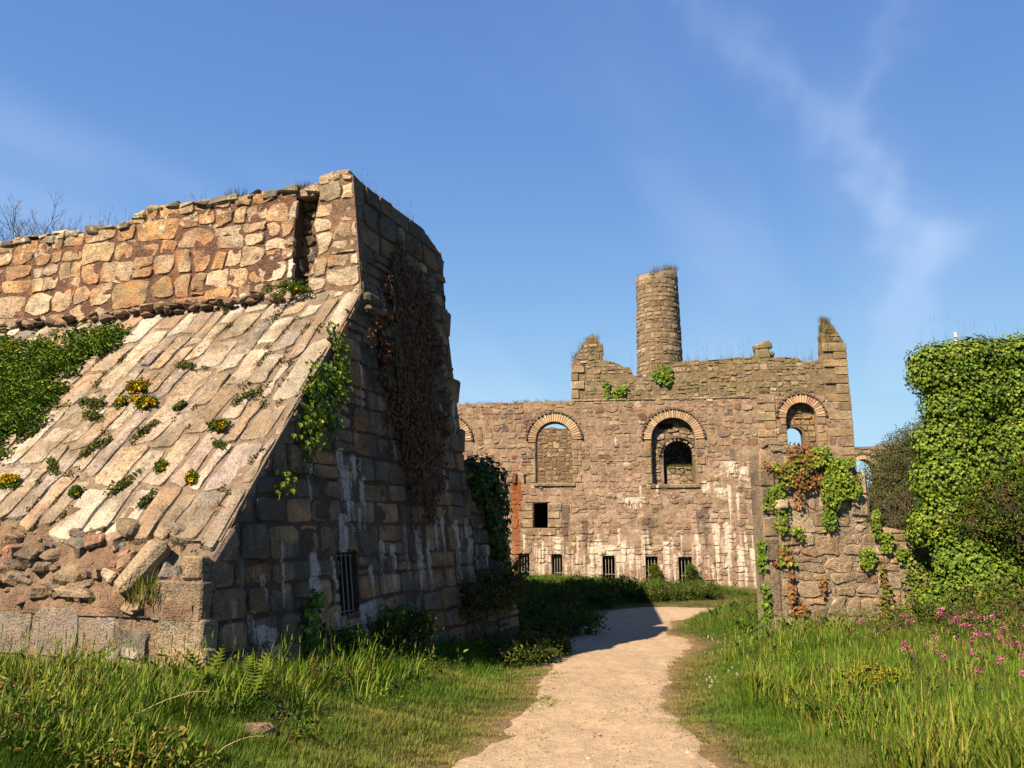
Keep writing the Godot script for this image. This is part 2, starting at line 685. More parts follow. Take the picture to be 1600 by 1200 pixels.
# a ring of bricks round an arch head, with a thin drip course outside it
func brick_ring(b: Buf, f: Frame, c: Vector2, r0: float, r1: float, proud: float, pal: Array, thick := 0.3) -> void:
	var n := int(PI * r0 / 0.075)
	for ring in 2:
		var a0 := r0 if ring == 0 else r1 + 0.008
		var a1 := r1 if ring == 0 else r1 + 0.075
		var m := n if ring == 0 else int(n * 0.7)
		for k in m:
			var t0 := PI * (k + 0.13) / m
			var t1 := PI * (k + 0.87) / m
			var col := stone_color(pal) if ring == 0 else Color(0.1, 0.075, 0.06)
			var z := proud * rr(0.75, 1.15) + (0.055 if ring == 1 else 0.0)
			var q := []
			for e in [[a0, t0], [a1, t0], [a1, t1], [a0, t1]]:
				q.append(c + Vector2(cos(e[1]), sin(e[1])) * e[0])
			var mid: Vector2 = (q[0] + q[1] + q[2] + q[3]) * 0.25
			var cw := f.at(mid.x, mid.y, z - thick * 0.5)
			var w := []
			for e in q:
				w.append(f.at(e.x, e.y, z))
				w.append(f.at(e.x, e.y, z - thick))
			b.quad(w[0], w[2], w[4], w[6], col, f.N)
			for j in 4:
				var x0: Vector3 = w[j * 2]
				var x1: Vector3 = w[(j * 2 + 2) % 8]
				b.quad(x0, x1, w[(j * 2 + 3) % 8], w[j * 2 + 1], col, (x0 + x1) * 0.5 - cw)

# ---------------------------------------------------------------- plants
func leaf_mesh(mat: Material, size: float, lobes: bool) -> ArrayMesh:
	var b := Buf.new()
	var rim := [[0.0, 0.0], [0.42, 0.12], [0.5, 0.45], [0.22, 0.62], [0.0, 1.0]] if lobes else [[0.0, 0.0], [0.26, 0.25], [0.33, 0.5], [0.2, 0.8], [0.0, 1.0]]
	for s in [1, -1]:
		var ids := []
		for e in rim:
			ids.append(b.add(Vector3(e[0] * s * size, -e[1] * size, 0.18 * absf(e[0]) * size - 0.1 * e[1] * e[1] * size), Color.WHITE))
		for k in range(1, ids.size() - 1):
			if s > 0: b.tri(ids[0], ids[k + 1], ids[k])
			else: b.tri(ids[0], ids[k], ids[k + 1])
	return b.mesh(mat)

func sprig_mesh(mat: Material, leaves: int, size: float, spread: float, sd: int, narrow := 0.35) -> ArrayMesh:
	var r := RandomNumberGenerator.new()
	r.seed = sd
	var b := Buf.new()
	for k in leaves:
		var o := Vector3(r.randf_range(-1, 1), r.randf_range(-1, 1), r.randf_range(-1, 1)) * spread
		var d := Vector3(r.randf_range(-1, 1), r.randf_range(-0.6, 0.8), r.randf_range(-1, 1)).normalized()
		var n := d.cross(Vector3(r.randf_range(-1, 1), r.randf_range(-1, 1), r.randf_range(-1, 1))).normalized()
		var s := d.cross(n) * size * narrow
		var l := size * r.randf_range(0.7, 1.25)
		var g := r.randf_range(0.75, 1.2)
		var col := Color(g, g, g)
		var a := b.add(o, col)
		var t := b.add(o + d * l - n * size * 0.12, col)
		var m1 := b.add(o + d * l * 0.36, col)
		var m2 := b.add(o + d * l * 0.7 - n * size * 0.04, col)
		for sg in [1.0, -1.0]:
			var e := b.add(o + d * l * 0.3 + s * sg + n * size * 0.13, col)
			var h := b.add(o + d * l * 0.68 + s * sg * 0.8 + n * size * 0.08, col)
			b.tri(a, e, m1)
			b.tri(m1, e, h)
			b.tri(m1, h, m2)
			b.tri(m2, h, t)
	return b.mesh(mat)

func blade(b: Buf, root: Vector3, lean: Vector3, h: float, w: float, col: Color, tip: Color) -> void:
	var side := lean.cross(Vector3.UP)
	side = (side.normalized() if side.length() > 0.01 else Vector3.RIGHT) * w
	var m := root + Vector3.UP * h * 0.55 + lean * 0.3
	var t := root + Vector3.UP * h * 0.95 + lean
	var a := b.add(root - side, col)
	var c := b.add(root + side, col)
	var d := b.add(m - side * 0.7, col)
	var e := b.add(m + side * 0.7, col)
	var g := b.add(t, tip)
	b.tri(a, c, e)
	b.tri(a, e, d)
	b.tri(d, e, g)

func tuft_mesh(mat: Material, n: int, spread: float, lean: float, w: float, sd: int, seedheads := 0) -> ArrayMesh:
	var r := RandomNumberGenerator.new()
	r.seed = sd
	var b := Buf.new()
	for k in n:
		var a := r.randf() * TAU
		var root := Vector3(cos(a), 0, sin(a)) * spread * sqrt(r.randf())
		var h := r.randf_range(0.45, 1.0)
		var g := r.randf_range(0.7, 1.25)
		var yellow := 1.0 if r.randf() < 0.8 else 1.7
		var c := Color(g * yellow, g * (1.0 + (yellow - 1) * 0.3), g)
		blade(b, root, Vector3(cos(a + r.randf_range(-1, 1)), 0, sin(a + r.randf_range(-1, 1))) * lean * r.randf_range(0.2, 1.3) * h, h, w * r.randf_range(0.7, 1.3), c, c * 1.05)
	for k in seedheads:
		var a := r.randf() * TAU
		var ln := Vector3(cos(a), 0, sin(a)) * lean * 0.7
		var h := r.randf_range(1.1, 1.45)
		var c := Color(1.9, 1.25, 1.5)
		blade(b, ln * 0.2, ln, h, w * 0.35, c, c)
		for j in 3:
			var p := ln * (0.75 + 0.09 * j) + Vector3.UP * h * (0.74 + 0.07 * j)
			blade(b, p, Vector3(r.randf_range(-1, 1), 0, r.randf_range(-1, 1)) * 0.03, 0.16, w * 0.6, c, c)
	return b.mesh(mat)

func scatter(called: String, m: Mesh, places: Array, tints: Array, parent: Node, kind := "stuff") -> MultiMeshInstance3D:
	var mm := MultiMesh.new()
	mm.transform_format = MultiMesh.TRANSFORM_3D
	mm.use_colors = true
	mm.mesh = m
	mm.instance_count = places.size()
	for k in places.size():
		mm.set_instance_transform(k, places[k])
		mm.set_instance_color(k, tints[k])
	var o := MultiMeshInstance3D.new()
	o.multimesh = mm
	o.name = numbered(called) if parent == self else called
	parent.add_child(o, true)
	if kind: o.set_meta("kind", kind)
	return o

func facing(at: Vector3, n: Vector3, down: Vector3, s: float) -> Transform3D:
	var z := n.normalized()
	var x := (-down).cross(z)
	x = x.normalized() if x.length() > 0.01 else Vector3.RIGHT
	var y := z.cross(x)
	return Transform3D(Basis(x * s, y * s, z * s), at)

func leaf_tint(pal: Array) -> Color:
	var c: Color = pick(pal)
	var k := rr(0.7, 1.35)
	return Color(c.r * k, c.g * k, c.b * k)

# leaves over a patch of a wall; dens(u, v) between 0 and 1
func climb(f: Frame, lo: Vector2, hi: Vector2, count: int, dens: Callable, n0: float, depth: float, scale: Vector2, pal: Array) -> Array:
	var places := []
	var tints := []
	for k in count:
		var u := rr(lo.x, hi.x)
		var v := rr(lo.y, hi.y)
		var d: float = dens.call(u, v)
		if rng.randf() > d: continue
		var p := f.at(u, v, n0 + depth * rng.randf() * (0.3 + 0.7 * d))
		var n := f.out(u) + Vector3(rr(-0.6, 0.6), rr(-0.2, 0.8), rr(-0.6, 0.6))
		places.append(facing(p, n, Vector3(rr(-0.6, 0.6), -1, rr(-0.6, 0.6)), rr(scale.x, scale.y)))
		tints.append(leaf_tint(pal))
	return [places, tints]

func patch(c: Vector2, r: Vector2, wob := 0.35) -> Callable:
	return func(u, v):
		var d := Vector2((u - c.x) / r.x, (v - c.y) / r.y)
		var e := d.length() + wob * 2.0 * nz.get_noise_2d(u * 9.0, v * 9.0)
		return clampf((1.05 - e) * 4.0, 0.0, 1.0)

# leaves over a body of overlapping round masses [centre, radii]
func crown(blobs: Array, count: int, scale: Vector2, pal: Array, loose := 0.1, hang := 0.5) -> Array:
	var places := []
	var tints := []
	var sum := 0.0
	var acc := []
	for e in blobs:
		var r: Vector3 = e[1]
		sum += pow((pow(r.x * r.y, 1.6) + pow(r.x * r.z, 1.6) + pow(r.y * r.z, 1.6)) / 3.0, 0.625)
		acc.append(sum)
	for k in count:
		var x := rng.randf() * sum
		var j := 0
		while acc[j] < x: j += 1
		var c: Vector3 = blobs[j][0]
		var r: Vector3 = blobs[j][1]
		var d := Vector3(rng.randfn(), rng.randfn(), rng.randfn()).normalized()
		var p := c + d * r
		p += d * (loose * rr(-1.2, 0.6) + 0.5 * loose * nz.get_noise_3dv(p * 6.0))
		var inside := false
		for e in range(blobs.size()):
			if e != j and ((p - blobs[e][0]) / blobs[e][1]).length() < 0.86:
				inside = true
				break
		if inside: continue
		var n := (d / r).normalized() + Vector3(rr(-0.5, 0.5), rr(-0.1, 0.7), rr(-0.5, 0.5))
		places.append(facing(p, n, Vector3(rr(-1, 1) * (1 - hang), -1, rr(-1, 1) * (1 - hang)), rr(scale.x, scale.y)))
		tints.append(leaf_tint(pal))
	return [places, tints]

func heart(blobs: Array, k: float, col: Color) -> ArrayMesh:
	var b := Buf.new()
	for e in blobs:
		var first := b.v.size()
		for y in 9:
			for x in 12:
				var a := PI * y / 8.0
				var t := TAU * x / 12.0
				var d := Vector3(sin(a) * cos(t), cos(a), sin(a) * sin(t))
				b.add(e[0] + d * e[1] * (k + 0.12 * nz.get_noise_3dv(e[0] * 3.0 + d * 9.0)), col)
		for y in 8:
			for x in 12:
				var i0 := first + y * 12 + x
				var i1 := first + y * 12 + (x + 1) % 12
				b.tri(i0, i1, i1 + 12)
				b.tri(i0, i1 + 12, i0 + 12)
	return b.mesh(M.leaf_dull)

# ---------------------------------------------------------------- ground
const LEFT := [Vector2(-8, -1.2), Vector2(4, -0.7), Vector2(5.68, -0.4), Vector2(6.93, -0.08), Vector2(8.5, 0.26), Vector2(10.6, 0.42), Vector2(14.1, 0.9), Vector2(17, 1.25), Vector2(20.3, 2.1), Vector2(22, 2.7), Vector2(25, 5.5), Vector2(27, 9)]
const RIGHT := [Vector2(-8, 1.2), Vector2(4, 1.35), Vector2(5.68, 1.47), Vector2(7.8, 1.47), Vector2(10, 1.89), Vector2(13.15, 2.87), Vector2(14.6, 3.26), Vector2(17, 3.33), Vector2(19.5, 3.9), Vector2(21.5, 5.2), Vector2(23.5, 9)]
const FALL := [Vector2(-900, 0), Vector2(5, 0), Vector2(9, -0.15), Vector2(13.6, -0.4), Vector2(20, -0.6), Vector2(900, -0.6)]

func along(t: Array, d: float) -> float:
	for k in t.size() - 1:
		if d <= t[k + 1].x:
			return lerpf(t[k].y, t[k + 1].y, clampf((d - t[k].x) / (t[k + 1].x - t[k].x), 0, 1))
	return t[t.size() - 1].y

func edge_wob(d: float, s: float) -> float:
	return 0.16 * nf.get_noise_2d(d * 9.0, s) + 0.1 * nf.get_noise_2d(d * 40.0, s + 40)

# how far a place lies off the path, to the left (x) or to the right (y); negative on it
func off_path(x: float, d: float) -> Vector2:
	if d > 23.0: return Vector2(maxf(0.3, along(LEFT, d) - x), -6) if x < along(LEFT, d) - 1.0 or d > 24.5 else Vector2(-6, maxf(0.3, x - along(RIGHT, d)))
	return Vector2(along(LEFT, d) + edge_wob(d, 3) - x, x - along(RIGHT, d) - edge_wob(d, 90))

func ground_y(x: float, d: float) -> float:
	var e := off_path(x, d)
	var y := along(FALL, d)
	if d < 12: y = lerpf(y, 0.0, 0.0)
	var far := ss(17.0, 24.0, d)
	y += lerpf(0.36, 0.12, far) * ss(0.2, 2.5, e.x) + lerpf(lerpf(0.2, 0.3, ss(8.0, 12.0, d)), 0.12, far) * ss(0.1, 1.8, e.y) + 0.25 * ss(2.5, 6, e.y) * (1.0 - far) * ss(7.0, 12.0, d)
	if d > 11: y += 0.35 * ss(0.6, 3.0, e.x) * ss(11, 14, d) * (1 - ss(17, 23, d)) + 0.3 * ss(2.0, 8.0, e.x) * far
	y += 0.05 * nf.get_noise_2d(x * 6.0, d * 6.0) + 0.02 * nf.get_noise_2d(x * 25.0, d * 25.0)
	return y

func steps(parts: Array) -> PackedFloat32Array:
	var out := PackedFloat32Array()
	for p in parts:
		var x: float = p[0]
		while x < p[1] - 1e-4:
			out.append(x)
			x += p[2]
	out.append(parts[parts.size() - 1][1])
	return out

func build_ground() -> void:
	var xs := steps([[-900, -100, 200], [-100, -20, 16], [-20, -8, 1.5], [-8, -4, 0.4], [-4, 7, 0.14], [7, 12, 0.5], [12, 36, 3], [36, 100, 16], [100, 900, 200]])
	var ds := steps([[-900, -100, 200], [-100, -12, 11], [-12, 0, 1.5], [0, 4, 0.4], [4, 16, 0.15], [16, 26, 0.3], [26, 50, 3], [50, 100, 10], [100, 900, 200]])
	var b := Buf.new()
	for d in ds:
		for x in xs:
			var e := off_path(x, d)
			var on := maxf(e.x, e.y)
			var y := ground_y(x, d) - 0.05 * (1.0 - ss(-0.25, 0.02, on))
			var k := ss(-0.02, 0.55, on + 0.35 * nf.get_noise_2d(x * 14.0, d * 14.0))
			var dirt := Color(0.36, 0.25, 0.14).lerp(Color(0.2, 0.17, 0.07), ss(0.0, 0.4, on))
			b.add(W3(x, y, d), dirt.lerp(Color(0.075, 0.085, 0.025), k))
	var w := xs.size()
	for r in ds.size() - 1:
		for c in w - 1:
			var i0 := r * w + c
			b.tri(i0, i0 + w, i0 + w + 1)
			b.tri(i0, i0 + w + 1, i0 + 1)
	tag(part("ground", b.mesh(M.soil), self), "uneven grassy ground on both sides of the path", "ground", "", "structure")
	b = Buf.new()
	ds = steps([[-6, 3, 0.6], [3, 16, 0.12], [16, 22.8, 0.25]])
	var n := 26
	for d in ds:
		var l := along(LEFT, d) + edge_wob(d, 3) - 0.1
		var r := along(RIGHT, d) + edge_wob(d, 90) + 0.1
		for k in n + 1:
			var t := k / float(n)
			var x := lerpf(l, r, t)
			var lip := 0.07 * (ss(0.07, 0.0, t) + ss(0.93, 1.0, t))
			var y := ground_y(x, d) + 0.012 * nf.get_noise_2d(x * 60.0, d * 60.0) - lip
			var q := 0.5 + 0.5 * nf.get_noise_2d(x * 5.0 + 40, d * 5.0)
			var c := Color(0.55, 0.445, 0.32).lerp(Color(0.47, 0.365, 0.25), q)
			c *= 1.0 + 0.12 * nf.get_noise_2d(x * 40.0, d * 40.0)
			b.add(W3(x, y, d), c)
	for r in ds.size() - 1:
		for c in n:
			var i0 := r * (n + 1) + c
			b.tri(i0, i0 + n + 1, i0 + n + 2)
			b.tri(i0, i0 + n + 2, i0 + 1)
	tag(part("path", b.mesh(M.gravel), self), "pale sandy gravel path winding towards the tall ruin", "path", "", "structure")
	# loose stones lying on the path
	b = Buf.new()
	for k in 800:
		var d := rr(4.8, 10.0)
		var x := rr(along(LEFT, d), along(RIGHT, d))
		var s := rr(0.003, 0.009) * (1.8 if rng.randf() < 0.05 else 1.0)
		block(b, W3(x, ground_y(x, d) + s * 0.3, d), Vector3(s, 0, s * rr(-1, 1)), Vector3(0, s * 0.6, 0), Vector3(s * rr(-1, 1) * 0.3, 0, s), s * 0.4, s * 0.25, stone_color([Color(0.42, 0.34, 0.25), Color(0.22, 0.17, 0.12), Color(0.32, 0.26, 0.2)]), Color(0.3, 0.25, 0.2), 0.2)
	tag(part("loose_gravel", b.mesh(M.plain), self), "loose pale pebbles scattered over the path", "gravel", "", "stuff")

# ---------------------------------------------------------------- the buttressed ruin on the left
var LO := Vector3(-2.59, 0.4, -6.8)
var LF := Vector3(-0.9507, 0, -0.3102)
var LA := Vector3(0.3714, 0, -0.9285)
const BAT := 0.122

func lp(p: float, y: float, q: float) -> Vector3:
	return LO + LF * p + LA * q + Vector3.UP * (y - 0.4)

func left_frame(p: float, y: float, q: float, u: Vector3, v: Vector3, lo: Vector2, hi: Vector2) -> Frame:
	var f := Frame.new()
	f.o = lp(p, y, q)
	f.U = u
	f.V = v
	f.N = u.cross(v).normalized()
	if f.N.dot(cam_at - f.o) < 0: f.N = -f.N
	f.lo = lo
	f.hi = hi
	return f

var slab_edges := []

func build_left() -> void:
	var root := thing("buttressed_ruin", "massive stone ruin with a sloping slab buttress and a dark shaded end", "ruin", LO)
	root.position = Vector3.ZERO
	var tan_ := [Color(0.56, 0.42, 0.26), Color(0.58, 0.4, 0.22), Color(0.54, 0.34, 0.18), Color(0.6, 0.49, 0.34), Color(0.5, 0.35, 0.23), Color(0.56, 0.46, 0.33), Color(0.64, 0.56, 0.42), Color(0.6, 0.52, 0.4)]
	var pale := [Color(0.56, 0.48, 0.37), Color(0.6, 0.54, 0.44), Color(0.52, 0.445, 0.345), Color(0.54, 0.44, 0.325), Color(0.63, 0.58, 0.49), Color(0.47, 0.41, 0.345), Color(0.52, 0.395, 0.275), Color(0.42, 0.385, 0.35), Color(0.67, 0.625, 0.54), Color(0.5, 0.365, 0.26)]
	var dull := [Color(0.325, 0.218, 0.123), Color(0.280, 0.185, 0.112), Color(0.358, 0.235, 0.134), Color(0.224, 0.168, 0.118), Color(0.347, 0.202, 0.103), Color(0.202, 0.162, 0.123), Color(0.392, 0.280, 0.168)]  # algae-dark stone, with extra shade of the end wall put into the colour
	var slope_v := (LA * 2.73 + Vector3.UP * 3.18).normalized()

	# --- shaded end wall, leaning inwards
	var fs := left_frame(0, 0.4, 0, LA, LF * BAT + Vector3.UP, Vector2(-0.2, -0.6), Vector2(7.4, 6.2))
	var st := stain(fs, 912, 816)
	var lime := srgb(0.44, 0.42, 0.385)
	for e in [[2.33, 1.85, 0.75, 0.09], [2.22, 2.05, 0.4, 0.06], [2.2, 1.3, 0.62, 0.075], [2.52, 2.0, 0.3, 0.07], [2.66, 1.75, 0.5, 0.05], [1.62, 0.9, 0.75, 0.07], [1.55, 0.62, 0.5, 0.05], [1.5, 0.15, 0.3, 0.07], [1.98, 0.72, 0.4, 0.03], [0.75, 0.24, 0.18, 0.09], [0.9, 0.2, 0.16, 0.07],
			[2.72, 0.72, 0.5, 0.045], [3.0, 1.0, 0.5, 0.05], [3.25, 0.95, 0.6, 0.06], [3.6, 1.2, 0.6, 0.05], [3.95, 1.15, 0.65, 0.09], [4.2, 1.0, 0.6, 0.05], [4.5, 1.3, 0.5, 0.05], [4.7, 1.3, 0.45, 0.06], [5.1, 1.25, 0.7, 0.1], [5.5, 1.2, 0.6, 0.09], [5.75, 0.9, 0.5, 0.04], [6.2, 0.9, 0.5, 0.05],
			[3.0, 2.9, 0.5, 0.04], [2.8, 3.2, 0.5, 0.03], [5.2, 2.9, 0.35, 0.04], [5.45, 3.1, 0.5, 0.04], [5.0, 3.0, 0.25, 0.06], [4.9, 2.0, 0.3, 0.05], [4.1, 1.7, 0.3, 0.06], [2.5, 0.28, 0.22, 0.07], [2.62, 0.3, 0.2, 0.05], [3.5, 4.4, 0.3, 0.03], [0.35, 4.9, 0.2, 0.05], [1.1, 1.0, 0.5, 0.03]]:
		st.run(e[0], e[1], e[2] * 1.1, e[3] * 1.25, lime, 0.85)
	for k in 40:
		st.run(rr(0.2, 7.0), rr(0.1, 1.6) if rng.randf() < 0.6 else rr(1.5, 4.0), rr(0.1, 0.4), rr(0.015, 0.05), lime, rr(0.3, 0.8))
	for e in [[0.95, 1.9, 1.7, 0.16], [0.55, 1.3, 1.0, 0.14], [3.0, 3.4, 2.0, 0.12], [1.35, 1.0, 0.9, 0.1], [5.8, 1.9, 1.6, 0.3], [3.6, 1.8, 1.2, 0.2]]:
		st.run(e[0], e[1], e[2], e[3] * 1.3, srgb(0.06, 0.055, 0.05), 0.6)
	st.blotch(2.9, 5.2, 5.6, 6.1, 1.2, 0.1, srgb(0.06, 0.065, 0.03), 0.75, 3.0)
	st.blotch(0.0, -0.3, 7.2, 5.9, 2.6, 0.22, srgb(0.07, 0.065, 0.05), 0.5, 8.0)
	st.blotch(5.4, -0.3, 7.3, 2.2, 0.5, 0.25, lime, 0.35, 20.0)
	var side_mat := stained(M.rubble_dull, st.im)
	var grate := box_poly(2.06, 0.28, 2.44, 0.95)
	var slot := box_poly(3.28, 3.0, 3.5, 4.0)
	var outline := PackedVector2Array([Vector2(0, -0.9), Vector2(5.62, -0.9), Vector2(5.62, 2.05), Vector2(5.66, 2.6), Vector2(5.6, 3.5), Vector2(5.56, 4.6), Vector2(5.6, 5.7), Vector2(4.98, 5.94), Vector2(3.02, 5.94), Vector2(2.98, 4.28), Vector2(0.3, 1.13), Vector2(0.24, 0.95), Vector2(0.07, 0.84), Vector2(0.02, 0.8)])
	var b := Buf.new()
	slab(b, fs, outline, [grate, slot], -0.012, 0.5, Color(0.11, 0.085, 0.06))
	var end := part("end_wall", b.mesh(side_mat), root)
	var cells := courses(Vector2(0, -0.4), Vector2(5.6, 6.1), 0.44, 0.3, 0.4, 0.3)
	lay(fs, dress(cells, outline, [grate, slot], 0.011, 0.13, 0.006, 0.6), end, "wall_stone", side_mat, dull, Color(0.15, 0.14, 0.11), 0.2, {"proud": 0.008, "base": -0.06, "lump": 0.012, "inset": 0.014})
	# broken courses along its far edge and the heads of the slot
	for e in [[5.5, 4.5, 0.1], [5.56, 3.4, 0.13], [5.6, 2.6, 0.1], [5.6, 1.6, 0.12], [5.5, 0.9, 0.1]]:
		b = Buf.new()
		block(b, fs.at(e[0], e[1], -0.22), LA * e[2] * 1.2, Vector3.UP * 0.2, LF * 0.25, 0.04, 0.02, stone_color(dull), Color(0.14, 0.13, 0.1), 0.3, fs)
		part("edge_stone", b.mesh(side_mat), end)
	for e in [[3.14, 4.2, 0.16, 0.07], [3.1, 4.06, 0.13, 0.06], [3.36, 4.1, 0.1, 0.05]]:
		b = Buf.new()
		block(b, fs.at(e[0], e[1], -0.1), LA * e[2], Vector3.UP * e[3], LF * 0.2, 0.04, 0.02, stone_color(dull), Color(0.14, 0.13, 0.1), 0.3, fs)
		part("corbel_stone", b.mesh(side_mat), end)
	# its barred opening
	var gr := Node3D.new()
	gr.name = "window_grille"
	end.get_parent().add_child(gr)
	for k in 4:
		b = Buf.new()
		tube(b, [fs.at(2.11 + 0.09 * k, 0.27, -0.06), fs.at(2.11 + 0.09 * k, 0.96, -0.06)], 0.011, 0.011, Color(0.1, 0.1, 0.095), 6)
		part("bar", b.mesh(M.iron), gr)
	for y in [0.31, 0.92]:
		b = Buf.new()
		tube(b, [fs.at(2.06, y, -0.07), fs.at(2.44, y, -0.07)], 0.01, 0.01, Color(0.1, 0.1, 0.095), 6)
		part("bar", b.mesh(M.iron), gr)

	# --- sloping buttress of long slabs
	var fl := left_frame(0, 1.5, 0.25, LF, slope_v, Vector2(0, -1), Vector2(9, 5))
	var edge := func(v: float): return BAT * (1.1 + v * slope_v.y)
	var so := PackedVector2Array([Vector2(edge.call(-0.12), -0.12), Vector2(edge.call(4.3), 4.3), Vector2(9, 4.3), Vector2(9, -0.2), Vector2(0.5, -0.2)])
	var back := PackedVector2Array([Vector2(edge.call(0.0), 0.0), Vector2(edge.call(4.3), 4.3), Vector2(9, 4.3)] + ragged([Vector2(9, 0.36), Vector2(3.2, 0.34), Vector2(2.2, 0.22), Vector2(1.4, 0.26), Vector2(0.9, 0.16), Vector2(0.5, 0.0)], 0.12, 0.1, 21.0))
	var sl := stain(fl, 1350, 900)
	sl.blotch(0.1, 0, 8, 4.3, 0.5, 0.27, srgb(0.12, 0.105, 0.075), 0.55, 2.0)
	sl.blotch(0.1, 0, 8, 4.3, 1.2, 0.25, srgb(0.16, 0.13, 0.08), 0.4, 12.0)
	sl.blotch(0.1, 2.0, 3.5, 4.3, 0.9, 0.2, srgb(0.2, 0.12, 0.07), 0.4, 15.0)
	sl.blotch(0.1, 0, 8, 4.3, 0.35, 0.36, srgb(0.62, 0.58, 0.48), 0.5, 32.0)
	sl.blotch(0.1, 0, 8, 4.3, 1.4, 0.05, srgb(0.42, 0.38, 0.325), 0.5, 92.0)
	sl.blotch(0.1, 0, 8, 4.3, 0.7, 0.12, srgb(0.3, 0.25, 0.2), 0.4, 97.0)
	sl.blotch(0.1, 0, 8, 4.3, 0.13, 0.22, srgb(0.085, 0.075, 0.06), 0.65, 72.0)
	sl.blotch(0.1, 0, 8, 4.3, 0.5, 0.3, srgb(0.34, 0.27, 0.12), 0.4, 82.0)
	var slope_mat := stained(M.granite, sl.im)
	b = Buf.new()
	slab(b, fl, back, [], -0.001, 0.3, Color(0.3, 0.24, 0.185))
	var face := part("sloping_face", b.mesh(stained(M.mortar, sl.im)), root)
	cells = []
	var across := -0.1
	while across < 9:
		var w := rr(0.3, 0.46) if rng.randf() < 0.6 else rr(0.19, 0.3)
		var upward := (-0.08 if across < 0.9 else lerpf(-0.02, 0.2, ss(0.9, 3.4, across))) + rr(-0.06, 0.1)
		while upward < 4.3:
			var h := rr(0.6, 0.84) if rng.randf() < 0.72 else (rr(0.3, 0.5) if rng.randf() < 0.5 else rr(0.95, 1.35))
			var j := 0.026
			var d := rr(-0.06, 0.06)
			var c0 := Vector2(across + rr(-j, j), upward + d)
			var c1 := Vector2(across + w + rr(-j, j), upward - d)
			var c2 := Vector2(across + w + rr(-j, j), upward + h + rr(-j, j))
			var c3 := Vector2(across + rr(-j, j), upward + h + rr(-j, j))
			cells.append(PackedVector2Array([c0, c1, c1.lerp(c2, rr(0.4, 0.6)) + Vector2(rr(-0.012, 0.012), 0), c2, c3, c3.lerp(c0, rr(0.4, 0.6)) + Vector2(rr(-0.012, 0.012), 0)]))
			upward += h
		across += w
	slab_edges = dress(cells, so, [], 0.012, 0.12, 0.008, 0.9, 0.012)
	lay(fl, slab_edges, face, "slab_stone", slope_mat, pale, Color(0.3, 0.25, 0.18), 0.1, {"proud": 0.013, "lump": 0.017, "inset": 0.032, "base": -0.14, "vary": 0.25, "lean": 0.5})

	# --- upper wall above the slope, the pier at its end and the broken chase between them
	var fu := left_frame(0, 0.4, 2.98, LF, Vector3.UP, Vector2(0, 3.8), Vector2(9, 6.4))
	var su := stain(fu, 900, 260)
	su.run(1.62, 4.85, 0.45, 0.06, srgb(0.75, 0.7, 0.6), 0.9)
	su.blotch(1.5, 4.1, 3.3, 4.5, 0.4, 0.12, srgb(0.75, 0.7, 0.62), 0.8, 4.0)
	su.blotch(0.7, 4.2, 2.5, 6.1, 0.5, 0.3, srgb(0.7, 0.64, 0.52), 0.6, 14.0)
	su.blotch(1.6, 5.3, 8.9, 5.95, 0.5, 0.18, srgb(0.66, 0.62, 0.48), 0.6, 24.0)
	su.run(3.55, 5.15, 0.5, 0.1, srgb(0.4, 0.14, 0.05), 0.6)
	su.blotch(0.7, 4.2, 9, 6.0, 0.2, 0.33, srgb(0.12, 0.09, 0.06), 0.55, 54.0)
	su.blotch(1.6, 4.2, 9, 6.0, 0.6, 0.3, srgb(0.24, 0.2, 0.15), 0.5, 64.0)
	su.blotch(1.5, 4.2, 9, 5.9, 0.8, 0.3, srgb(0.45, 0.2, 0.08), 0.4, 44.0)
	var up_mat := stained(M.rubble, su.im)
	var top := PackedVector2Array([Vector2(1.6, 4.12), Vector2(9, 4.12)])
	for k in 24:
		var x := 9.0 - k * (9.0 - 1.6) / 23.0
		var y := 5.86 + 0.09 * nz.get_noise_1d(x * 16.0) + 0.05 * nz.get_noise_1d(x * 60.0) - (0.18 * ss(4.2, 4.6, x) - 0.1 * ss(6.5, 8.0, x))
		top.append(Vector2(x, y))
	b = Buf.new()
	slab(b, fu, top, [], 0.0, 0.7, Color(0.22, 0.13, 0.095))
	var upper := part("upper_wall", b.mesh(stained(M.mortar, su.im)), root)
	var uo := PackedVector2Array([Vector2(1.56, 4.2), Vector2(9, 4.2)])
	for q in top.slice(2): uo.append(q + Vector2(-0.03 if q.x < 1.7 else 0.0, 0.06))
	cells = squared(Vector2(1.5, 4.15), Vector2(9, 6.0), 0.56, 0.42, 0.17)
	lay(fu, dress(cells, uo, [], 0.011, 0.14, 0.003, 1.0, 0.014), upper, "upper_stone", up_mat, tan_, Color(0.5, 0.3, 0.17), 0.15, {"proud": 0.012, "lump": 0.018, "inset": 0.016, "vary": 0.6})
	# worn cap stones along the top
	for k in 26:
		var x := 1.75 + k * 0.29 + rr(-0.08, 0.08)
		var y: float = 5.87 - (0.18 * ss(4.2, 4.6, x) - 0.1 * ss(6.5, 8.0, x)) + 0.09 * nz.get_noise_1d(x * 16.0)
		b = Buf.new()
		block(b, fu.at(x, y, -0.2), LF * rr(0.1, 0.18), Vector3.UP * rr(0.03, 0.06), LA * 0.24, 0.02, 0.03, stone_color([Color(0.52, 0.47, 0.36), Color(0.45, 0.37, 0.24), Color(0.3, 0.28, 0.22)]), Color(0.2, 0.19, 0.14), 0.25, fu)
		part("cap_stone", b.mesh(up_mat), upper)
	# crumbling earth ledge under it
	b = Buf.new()
